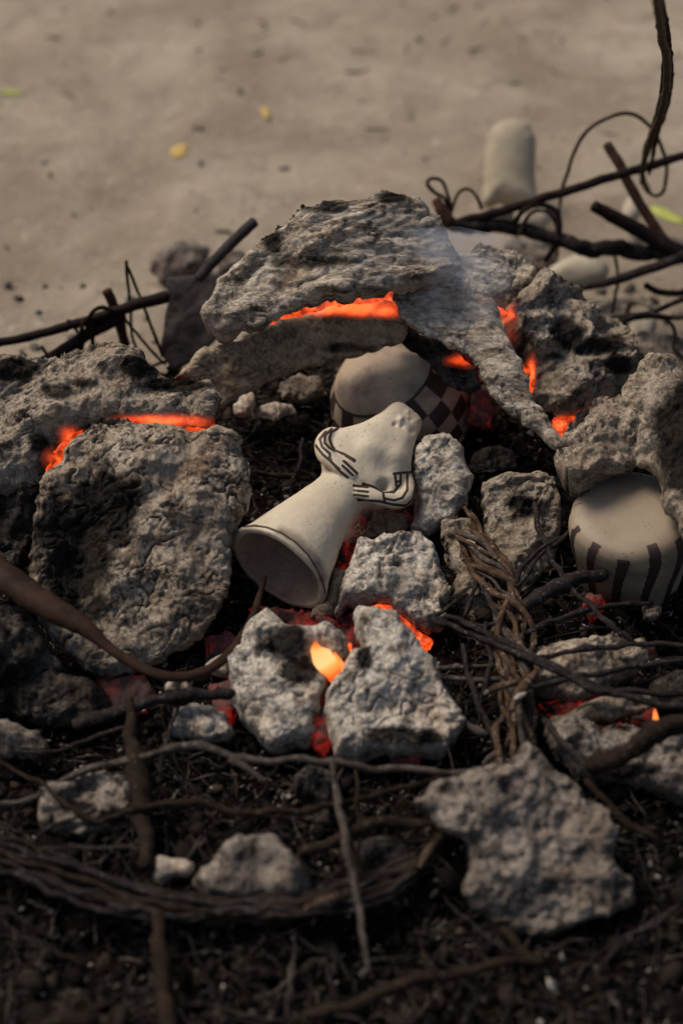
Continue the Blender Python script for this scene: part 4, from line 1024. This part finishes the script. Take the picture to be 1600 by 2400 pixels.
# ------------------------------------------------------------------ pale things on the sand behind
sl_kw = dict(amp=(.0008, .0004, 0), crack=0, jag=.0008, res=.004)
crust('clay_figure', [(1105, 475), (1108, 430), (1112, 360), (1118, 310), (1140, 285), (1180, 272), (1215, 285), (1230, 320), (1228, 400), (1232, 440), (1240, 475), (1195, 478), (1160, 476), (1145, 466), (1130, 480)],
      0.05, (-.1, -.75, .66), .028, M['creamleg'], 'blurred cream clay figure standing on the sand beyond the long black rod', 'figurine', None, dome=.9, R=.03, **sl_kw)
crust('clay_pebble', [(1255, 620), (1290, 600), (1340, 585), (1375, 590), (1400, 620), (1390, 650), (1330, 665), (1270, 665), (1240, 650)], 0.03, (0, -.4, .9), .018, M['palewood'], 'blurred beige rounded piece of clay behind the right shoulder of the pile', 'clay piece', None, dome=.9, R=.02, **sl_kw)
crust('clay_pebble', [(1430, 780), (1440, 750), (1470, 725), (1500, 725), (1510, 745), (1490, 790), (1470, 812), (1440, 808)], 0.02, (-.2, -.4, .9), .014, M['palewood'], 'smooth upright beige piece of clay framed by a wavy wire', 'clay piece', None, dome=.9, R=.02, **sl_kw)
crust('clay_pebble', [(1180, 490), (1210, 470), (1260, 470), (1270, 500), (1250, 525), (1200, 528), (1180, 515)], 0.02, (0, -.4, .9), .014, M['palewood'], 'blurred beige lump seen through the dark wire loop', 'clay piece', None, dome=.9, R=.02, **sl_kw)
crust('clay_pebble', [(1430, 470), (1450, 445), (1470, 450), (1470, 500), (1440, 520), (1425, 500)], 0.03, (0, -.4, .9), .012, M['palewood'], 'slim beige piece of clay behind the crossing brown rod', 'clay piece', None, dome=.9, R=.02, **sl_kw)
stick('peeled_stick', [(1355, 715, .03), (1400, 695, .035), (1450, 688, .04), (1490, 705, .035)], [.003, .005, .0055, .003], M['creamleg'], 'pale peeled stick lying above the lower beige piece', 'stick', n=30, seg=10, rough=.08, flat=.7)

def leaf(name, pts, z, mat, label):
    m_ = np.mean(pts, 0); zz = 0.0
    if z < .01:
        for _ in range(6):
            q_ = P(m_[0], m_[1], zz); zz = sand_h(q_[:1], q_[1:2])[0] + .0015
    else: zz = z
    w = [P(a, b, zz) for a, b in pts]; w = np.array(w)
    c = w.mean(0); V = []; 
    ring = w; k = len(ring)
    V = list(ring) + list(c + (ring - c) * .5 + [0, 0, .001]) + [c + np.array([0, 0, .0004])]
    V += [v - np.array([0, 0, .0008]) for v in V[:k]] 
    F = []
    for i in range(k):
        j = (i + 1) % k
        F += [(i, j, k + j, k + i), (k + i, k + j, 2 * k), (i, 2 * k + 1 + i, 2 * k + 1 + j, j)]
    F.append(tuple(range(3 * k, 2 * k, -1)))
    nm(mk(name, V, F, M[mat]), label, 'leaf')
def blob(cx, cy, rx, ry, ang, k=12):
    o = []
    for i in range(k):
        a = 2 * math.pi * i / k; x = math.cos(a) * rx; y = math.sin(a) * ry * (1 - .25 * math.cos(a))
        o.append((cx + x * math.cos(ang) - y * math.sin(ang), cy + x * math.sin(ang) + y * math.cos(ang)))
    return o
leaf('leaf', blob(413, 346, 21, 15, -.5), .004, 'leaf', 'largest fallen yellow leaf on the sand, upper left')
leaf('leaf', blob(610, 259, 15, 9, 1.1), .004, 'leaf', 'small fallen orange yellow leaf on the sand near the top centre')
leaf('leaf', blob(28, 212, 30, 5, .1), .004, 'leafgreen', 'thin yellow green leaf on the sand at the far left')
leaf('leaf', blob(1535, 495, 48, 11, .42), .03, 'leafgreen', 'narrow yellow green leaf among the sticks at the right edge')

# ------------------------------------------------------------------ vine rope (twisted strands)
vr = empty('vine_rope', P(1160, 1600, .03), 'brown rope of twisted dry vines running down the right of the centre', 'vine')
ctrl = [(1050, 1165, .075), (1075, 1230, .078), (1110, 1290, .082), (1150, 1350, .082), (1170, 1420, .080), (1178, 1500, .078), (1185, 1580, .074), (1185, 1660, .066), (1160, 1745, .050), (1145, 1790, .035)]
core = catmull([P(*c) for c in ctrl], 90)
for s_ in range(14):
    n_ = 90; tt = np.linspace(0, 1, n_)
    ph = s_ * 2 * math.pi / 14 + tt * (9 + RS.rand() * 3) + perlin(np.c_[tt * 7, np.full(n_, s_ * 3.), np.zeros(n_)]) * 1.2
    rad = .009 + .0045 * perlin(np.c_[tt * 9, np.full(n_, s_ * 7.), np.zeros(n_)]) + .003 * math.sin(s_)
    T_ = np.gradient(core, axis=0); T_ /= np.linalg.norm(T_, axis=1)[:, None]
    sx = np.cross(T_, [0, -.6, .8]); sx /= np.linalg.norm(sx, axis=1)[:, None]; sy = np.cross(sx, T_)
    pth = core + (np.cos(ph) * rad * 1.35)[:, None] * sx + (np.sin(ph) * rad * .8)[:, None] * sy
    a0 = int(RS.rand() * 12); a1 = n_ - int(RS.rand() * 12)
    pth = pth[a0:a1]
    Vv, Ff = tube_geo(pth, np.full(len(pth), .0014 + RS.rand() * .0019) * (1 + .25 * perlin(pth * 60)), 7, .35, 1, s_ * 3.)
    mk('strand', Vv, Ff, M['vine'] if s_ % 3 else M['twiggrey'], vr)
stick('strand', [(1110, 1590, .088), (1150, 1575, .092), (1210, 1560, .092)], [.002, .0035, .003], M['vine'], parent=vr)
stick('strand', [(1230, 1540, .088), (1195, 1590, .092), (1175, 1630, .090)], [.002, .0035, .003], M['vine'], parent=vr)
stick('strand', [(1080, 1300, .085), (1140, 1320, .090), (1195, 1350, .085)], [.002, .0035, .003], M['vine'], parent=vr)
stick('strand', [(1170, 1370, .09), (1150, 1420, .09), (1140, 1480, .085)], [.002, .003, .003], M['vine'], parent=vr)

fc = empty('vine_coil', P(500, 2080, .03), 'dark curved bundle of vines across the foreground at the bottom left', 'vine')
for s_ in range(11):
    dy = (s_ - 5) * 8.5; dz = .0 + .004 * (s_ % 3)
    stick('strand', [(-60, 1930 + dy * 1.2, .05 + dz), (90, 1990 + dy, .048 + dz), (230, 2045 + dy * .8 + 10 * math.sin(s_ * 2), .046 + dz), (400, 2080 + dy * .7, .045 + dz), (560, 2085 + dy * .6 + 12 * math.sin(s_ * 3), .046 + dz), (720, 2075 + dy * .6, .048 + dz), (860, 2040 + dy * .8, .05 + dz),
                     (960, 1985 + dy * .6, .055 + dz), (1010, 1930 + dy * .4, .06 + dz), (1035, 1880 + dy * .2, .062 + dz)][:(10 if s_ % 2 else 8)], [.0016, .0026, .0028, .0022, .0025, .0018], M['twigbrown'] if s_ % 2 else M['twig'], parent=fc, kink=.003, n=120, seg=7)
for a_, b_ in (((700, 2085), (790, 2060)), ((960, 1990), (1010, 1930))):
    stick('strand', [(a_[0], a_[1], .064), ((a_[0] + b_[0]) / 2, (a_[1] + b_[1]) / 2 - 6, .067), (b_[0], b_[1], .064)], [.002, .0035, .002], M['vine'], parent=fc)

# ------------------------------------------------------------------ countable twigs
G_TW = 'charred twigs lying over the ash'
TW = [
 ([(0, 1850, .05), (60, 1845, .05), (190, 1770, .062), (330, 1740, .075), (440, 1706, .085), (520, 1740, .085), (700, 1748, .085), (780, 1750, .08), (880, 1765, .075), (1020, 1772, .07), (1120, 1775, .06)], [.0022, .0024, .0026, .003, .0032, .003, .003, .0028, .0026, .0024, .002], 'twiggrey', 'long grey twig arching from the lower left past the foot of the white clods'),
 ([(530, 1745, .085), (570, 1770, .085), (603, 1800, .08)], [.003, .003, .0018], 'twiggrey', 'short side shoot with a pale tip under the scorched white clod'),
 ([(-30, 1730, .07), (100, 1810, .065), (200, 1880, .06), (300, 1860, .065), (420, 1850, .07), (560, 1862, .07), (700, 1866, .068), (830, 1830, .065), (1000, 1790, .06), (1120, 1760, .05)], [.0018, .002, .0022, .0024, .0028, .003, .003, .0026, .0022, .002], 'twigbrown', 'long thin brown twig waving across the foreground above the taupe lump'),
 ([(765, 1740, .090), (772, 1830, .085), (790, 1920, .080), (815, 2030, .075), (830, 2130, .07), (845, 2230, .06)], [.002, .0028, .003, .0028, .0024, .0018], 'twiggrey', 'upright grey twig hanging down in the middle foreground'),
 ([(820, 1760, .075), (820, 1850, .07), (828, 1950, .06), (822, 2030, .05)], [.0014, .0016, .0018, .0016], 'twigbrown', 'faint thin twig just right of the upright grey one'),
 ([(690, 1955, .055), (760, 1930, .062), (860, 1895, .068), (940, 1890, .07), (1010, 1895, .07)], [.0035, .0045, .0048, .0042, .003], 'twigbrown', 'thick bowed twig pointing at the left tip of the big pitted lump'),
 ([(170, 1670, .06), (260, 1640, .066), (350, 1615, .072), (430, 1595, .076), (520, 1592, .078), (540, 1590, .075)], [.005, .0055, .005, .0048, .0045, .003], 'twig', 'charred twig running in from the left to the scorched white clod'),
 ([(296, 1600, .075), (305, 1700, .07), (320, 1800, .064), (335, 1900, .058), (345, 1990, .05)], [.0035, .006, .0075, .0075, .005], 'twigbrown', 'upright dark brown stick in the left foreground'),
 ([(410, 1560, .07), (402, 1640, .066), (380, 1720, .06), (360, 1800, .055)], [.0018, .002, .0022, .0018], 'twig', 'thin black twig dropping from below the poker bend'),
 ([(1020, 1415, .085), (1120, 1455, .088), (1220, 1500, .092), (1320, 1555, .09), (1420, 1595, .086), (1520, 1620, .08), (1640, 1640, .07)], [.0022, .003, .0032, .0034, .0032, .003, .0028], 'twig', 'long black stem sloping down to the right edge across the vine rope'),
 ([(1030, 1430, .083), (1130, 1480, .088), (1250, 1530, .09), (1350, 1582, .088), (1440, 1590, .085), (1640, 1600, .075)], [.002, .0026, .003, .003, .0028, .0026], 'twig', 'black stem running just under the longest sloping one'),
 ([(1200, 1580, .09), (1330, 1555, .09), (1450, 1530, .085), (1640, 1505, .075)], [.002, .0024, .0024, .0022], 'twig', 'black stem rising gently to the right across the layered slab piece'),
 ([(1220, 1510, .09), (1350, 1490, .088), (1480, 1485, .085), (1640, 1490, .08)], [.002, .0024, .0024, .0022], 'twig', 'upper level black stem over the top of the layered slab piece'),
 ([(1200, 1450, .08), (1290, 1420, .08), (1390, 1390, .075), (1500, 1385, .065)], [.0024, .003, .0026, .002], 'twig', 'black twig below the thick charred one, under the striped pot'),
 ([(1200, 1395, .085), (1260, 1360, .088), (1320, 1335, .088), (1388, 1320, .085)], [.006, .0075, .0065, .005], 'twig', 'thick charred twig lying left of the striped pot foot'),
 ([(1235, 1100, .09), (1232, 1180, .095), (1252, 1260, .095), (1285, 1320, .09), (1340, 1380, .085), (1420, 1450, .08), (1480, 1490, .07)], [.0022, .0028, .0028, .0026, .0024, .0024, .002], 'twig', 'long curved black twig running down over the round tan clod'),
 ([(1330, 1205, .09), (1270, 1250, .095), (1230, 1290, .095), (1190, 1350, .09)], [.002, .0028, .0026, .002], 'twig', 'black twig slanting down left across the round tan clod'),
 ([(1300, 1235, .092), (1240, 1262, .097), (1200, 1300, .095), (1180, 1345, .09)], [.0018, .0022, .0022, .0018], 'twig', 'thinner black twig crossing the round tan clod'),
 ([(1350, 1770, .085), (1400, 1740, .092), (1470, 1700, .098), (1540, 1675, .10), (1640, 1630, .10)], [.008, .0078, .0075, .0075, .0075], 'twigbrown', 'thick dark branch entering from the right edge near the big pitted lump'),
 ([(1245, 1650, .07), (1290, 1700, .075), (1345, 1760, .08), (1370, 1800, .07)], [.0025, .003, .003, .002], 'twig', 'thin black twig leading down to the thick dark branch'),
 ([(1350, 1790, .07), (1400, 1850, .065), (1450, 1895, .06), (1520, 1930, .05)], [.0028, .003, .0026, .002], 'twigbrown', 'thin twig curving behind the big pitted lump'),
 ([(1080, 1290, .08), (1110, 1350, .085), (1140, 1420, .085)], [.002, .0024, .002], 'twig', 'short black twig left of the vine rope'),
 ([(1120, 1290, .08), (1090, 1360, .08), (1065, 1420, .07)], [.002, .0024, .002], 'twig', 'short black twig crossing left of the vine rope'),
 ([(990, 1560, .06), (1040, 1565, .07), (1120, 1565, .075), (1170, 1560, .075)], [.0018, .0024, .0024, .002], 'twiggrey', 'level grey twig from the largest white clod to the vine rope'),
 ([(1000, 1530, .065), (1070, 1535, .07), (1150, 1525, .07)], [.0018, .002, .0018], 'twiggrey', 'upper level grey twig beside the largest white clod'),
 ([(1060, 1480, .08), (1085, 1580, .075), (1120, 1660, .065), (1160, 1740, .05)], [.002, .0024, .0028, .003], 'twig', 'long thin twig slanting down right beside the largest white clod'),
 ([(1120, 1440, .085), (1122, 1530, .08), (1118, 1600, .07)], [.0018, .002, .0018], 'twig', 'upright black twig left of the vine rope'),
 ([(1010, 1570, .07), (1060, 1650, .065), (1110, 1690, .06)], [.003, .0032, .002], 'twiggrey', 'pale grey twig against the right flank of the largest white clod'),
 ([(1050, 1380, .085), (1000, 1420, .08), (1090, 1435, .085), (1200, 1430, .08)], [.002, .0022, .0024, .002], 'twig', 'bent black twig at the right end of the white crumbling clod'),
 ([(0, 1700, .05), (80, 1730, .05), (200, 1700, .055), (300, 1665, .06), (360, 1660, .055)], [.0014, .0018, .002, .0018, .0014], 'twig', 'fine dark twig in the left foreground below the black slab'),
 ([(60, 1960, .05), (180, 1945, .052), (300, 1950, .054), (340, 1975, .05)], [.0016, .0018, .0018, .0014], 'twig', 'fine dark twig over the flaky tan clod base'),
 ([(0, 2000, .05), (120, 1900, .056), (220, 1860, .06)], [.0016, .0018, .0016], 'twig', 'fine dark twig rising towards the flaky tan clod'),
 ([(480, 1000, .12), (560, 1090, .10), (620, 1080, .09)], [.0018, .002, .0016], 'twigbrown', 'brown twig in the dark hollow left of the figurine shoulder'),
 ([(590, 1080, .10), (650, 1090, .10), (710, 1098, .095)], [.0016, .0024, .002], 'twigbrown', 'straight brown twig just left of the figurine elbow'),
 ([(700, 1010, .12), (680, 1100, .10), (665, 1150, .08)], [.0018, .002, .0016], 'twig', 'black twig leaning behind the figurine waist'),
 ([(700, 2330, .04), (820, 2300, .045), (960, 2250, .05), (1100, 2220, .05), (1250, 2200, .045)], [.004, .0048, .0048, .004, .003], 'twigbrown', 'blurred dark branch across the bottom centre of the view'),
 ([(365, 2100, .05), (372, 2200, .05), (380, 2300, .05), (385, 2400, .05)], [.005, .0065, .0065, .006], 'twigbrown', 'blurred upright dark stick at the bottom left'),
 ([(1150, 2140, .04), (1210, 2190, .045), (1240, 2205, .045)], [.003, .004, .003], 'twigbrown', 'short blurred twig stub below the big pitted lump'),
 ([(80, 2380, .05), (150, 2345, .055), (230, 2340, .05)], [.006, .0075, .006], 'twigbrown', 'stubby blurred twig at the bottom left corner'),
 ([(1370, 2230, .03), (1450, 2150, .035), (1560, 2080, .04)], [.002, .0024, .002], 'twig', 'faint black twig in the dark right foreground'),
]
for pts, r, m_, lb in TW:
    stick('twig', pts, r, M[m_], lb, 'twig', G_TW, kink=.0026, rough=.38)
stick('straw', [(315, 1460, .135), (350, 1440, .138), (385, 1435, .136)], [.001, .0022, .001], M['twiggrey'], 'pale splinter stuck to the big left slab above the poker', 'straw', kink=.001)
crust('ash_flake', [(1170, 1610), (1185, 1592), (1215, 1585), (1205, 1598), (1190, 1612)], .098, (0, -.5, .86), .0015, M['pale'], 'tiny pale flake caught on the vine rope', 'flake', res=.001, amp=(.001, .0005, .0003), crack=0, jag=.001)

# ------------------------------------------------------------------ rubble and litter (uncountable)
def rocks():
    bm = bmesh.new(); bmesh.ops.create_icosphere(bm, subdivisions=1, radius=1.0)
    v0 = np.array([v.co[:] for v in bm.verts]); f0 = np.array([[v.index for v in f.verts] for f in bm.faces]); bm.free()
    out = []
    for i in range(10):
        v = v0 * (1 + .45 * perlin(v0 * 1.3 + i * 9)[:, None] + .30 * perlin(v0 * 3.1 + i * 5)[:, None])
        out.append(v)
    return out, f0
RV, RF = rocks()
def rotm(n):
    q = RS.normal(size=(n, 4)); q /= np.linalg.norm(q, axis=1)[:, None]
    w, x, y, z = q.T
    return np.stack([np.stack([1 - 2 * (y * y + z * z), 2 * (x * y - z * w), 2 * (x * z + y * w)], -1), np.stack([2 * (x * y + z * w), 1 - 2 * (x * x + z * z), 2 * (y * z - x * w)], -1),
                     np.stack([2 * (x * z - y * w), 2 * (y * z + x * w), 1 - 2 * (x * x + y * y)], -1)], 1)
def scatter(name, xy, size, flat, tone, label, lift=0.0, mat='rubble', ground=False):
    n = len(xy); h = bed_h(xy[:, 0], xy[:, 1])[0] if not ground else sand_h(xy[:, 0], xy[:, 1])
    Rm = rotm(n); vs, fs, ts_, off = [], [], [], 0
    for i in range(n):
        v = RV[RS.randint(10)] * np.array([1, .75, flat]) * size[i]
        if flat < .3: 
            tl = RS.normal(size=2) * .5; v = v @ Rm[i].T * 0.5 + (v + 0) * .5 if False else v
            a = RS.rand() * 6.28; c, s = math.cos(a), math.sin(a)
            v = v @ np.array([[c, s, 0], [-s, c, 0], [0, 0, 1]]); v[:, 2] += v[:, 0] * tl[0] + v[:, 1] * tl[1]
        else: v = v @ Rm[i].T
        v = v + [xy[i, 0], xy[i, 1], h[i] + size[i] * .25 + lift * RS.rand()]
        vs.append(v); fs.append(RF + off); ts_.append(np.full(len(v), tone[i] * (1 if ground or size[i] < .0055 else .72))); off += len(v)
    o = mk(name, np.concatenate(vs), np.concatenate(fs), M[mat], None, False, {'tone': np.concatenate(ts_)}, center=False)
    nm(o, label, 'rubble', kind='stuff')
def inpile(n, ylo=-.62, yhi=.30):
    return np.stack([RS.uniform(-.5, .5, n), RS.uniform(ylo, yhi, n)], 1)
n = 3000; xy = inpile(n)
scatter('ash_rubble', xy, .0018 + .0075 * RS.rand(n) ** 4, .45, np.clip(RS.beta(1.6, 2.6, n) * 1.1, 0, 1), 'loose crumbs of ash and charcoal strewn over the fire bed')
n = 4200; xy = inpile(n)
scatter('ash_flakes', xy, .002 + .007 * RS.rand(n) ** 2.5, .16, np.clip(RS.beta(2.0, 1.8, n) * 1.12, 0, 1), 'thin curled flakes of pale ash over the fire bed', lift=.006)
n = 520; xy = np.stack([RS.uniform(-.42, .42, n), RS.triangular(-.52, -.12, .20, n)], 1)
scatter('ash_chunks', xy, .0035 + .010 * RS.rand(n) ** 2, .62, np.clip(.62 + .36 * RS.rand(n), 0, 1), 'crumbled pale and brown ash chunks filling the gaps between the clods')
n = 240; xy = np.stack([RS.uniform(-.34, .34, n), RS.uniform(-.62, -.30, n)], 1)
scatter('charred_chunks', xy, .004 + .013 * RS.rand(n) ** 2, .5, np.clip(.55 + .28 * RS.rand(n), 0, 1), 'dim brown charred fragments half buried in the near foreground')
n = 2600; xy = np.stack([RS.uniform(-.42, .42, n), RS.triangular(-.60, -.12, .22, n)], 1)
scatter('ash_chips', xy, .0012 + .003 * RS.rand(n) ** 2, .3, np.clip(.60 + .45 * RS.rand(n), 0, 1), 'fine pale ash chips dusting the charcoal', lift=.010)
n = 420; xy = np.stack([RS.uniform(-.9, .9, n), RS.uniform(.30, 2.2, n)], 1)
scatter('sand_pebbles', xy, .0015 + .005 * RS.rand(n) ** 3, .6, RS.rand(n) * .25 + .74, 'tiny pebbles and crumbs scattered on the sand', ground=True)
n = 260; xy = np.stack([RS.uniform(-.45, .6, n), RS.uniform(.30, .55, n)], 1)
scatter('edge_rubble', xy, .002 + .009 * RS.rand(n) ** 2, .6, RS.rand(n) * .25 + .72, 'pale crumbs fallen behind the pile on the sand', ground=True)

def litter(name, n, rng, rad, length, mat, label, ylo=-.62, yhi=.28, lift=.012):
    vs, fs, off = [], [], 0
    xy = np.stack([RS.uniform(-.5, .5, n), RS.uniform(ylo, yhi, n)], 1); h = bed_h(xy[:, 0], xy[:, 1])[0]
    for i in range(n):
        L = length[0] + (length[1] - length[0]) * RS.rand() ** 2; a = RS.rand() * 6.28; d = np.array([math.cos(a), math.sin(a), RS.normal() * .25])
        c = np.array([math.cos(a + 1.57), math.sin(a + 1.57), RS.normal() * .6]) * RS.normal() * L * .22
        b = np.array([xy[i, 0], xy[i, 1], h[i] + .002 + RS.rand() * lift])
        t = np.linspace(-.5, .5, 7)[:, None]
        p = b + d * L * t + c * (.25 - t * t) + RS.normal(size=(7, 3)) * L * .02
        r = rad[0] + (rad[1] - rad[0]) * RS.rand() ** 2
        V, F = tube_geo(p, np.full(7, r) * np.array([.6, 1, 1, .95, .9, .8, .5]), 5)
        vs.append(V); fs += [tuple(k + off for k in f) for f in F]; off += len(V)
    nm(mk(name, np.concatenate(vs), fs, M[mat], None, True, center=False), label, 'twig litter', kind='stuff')
litter('twig_litter', 1500, None, (.0006, .0020), (.02, .11), 'twig', 'fine black charred twiglets matted into the ash')
litter('grey_litter', 1300, None, (.0004, .0014), (.008, .05), 'twiggrey', 'small grey ash straws lying on the charcoal')
litter('brown_litter', 1100, None, (.0005, .0016), (.012, .07), 'twigbrown', 'brown stalk bits among the ash')

# dark bits lying on the sand
vs, fs, off = [], [], 0
for i in range(150):
    x, y = RS.uniform(-1.0, 1.0), RS.uniform(.45, 2.3); h = sand_h(np.array([x]), np.array([y]))[0]
    L = RS.uniform(.01, .05); a = RS.rand() * 3.1; d = np.array([math.cos(a), math.sin(a), 0]); t = np.linspace(-.5, .5, 6)[:, None]
    p = np.array([x, y, h + .002]) + d * L * t + np.array([-d[1], d[0], 0]) * (.25 - t * t) * L * RS.normal() * .5
    V_, F_ = tube_geo(p, np.full(6, RS.uniform(.0006, .0022)), 5)
    vs.append(V_); fs += [tuple(k + off for k in f) for f in F_]; off += len(V_)
nm(mk('sand_litter', np.concatenate(vs), fs, M['wire'], None, True, center=False), 'small dry stalk bits scattered on the pale sand', 'litter', kind='stuff')
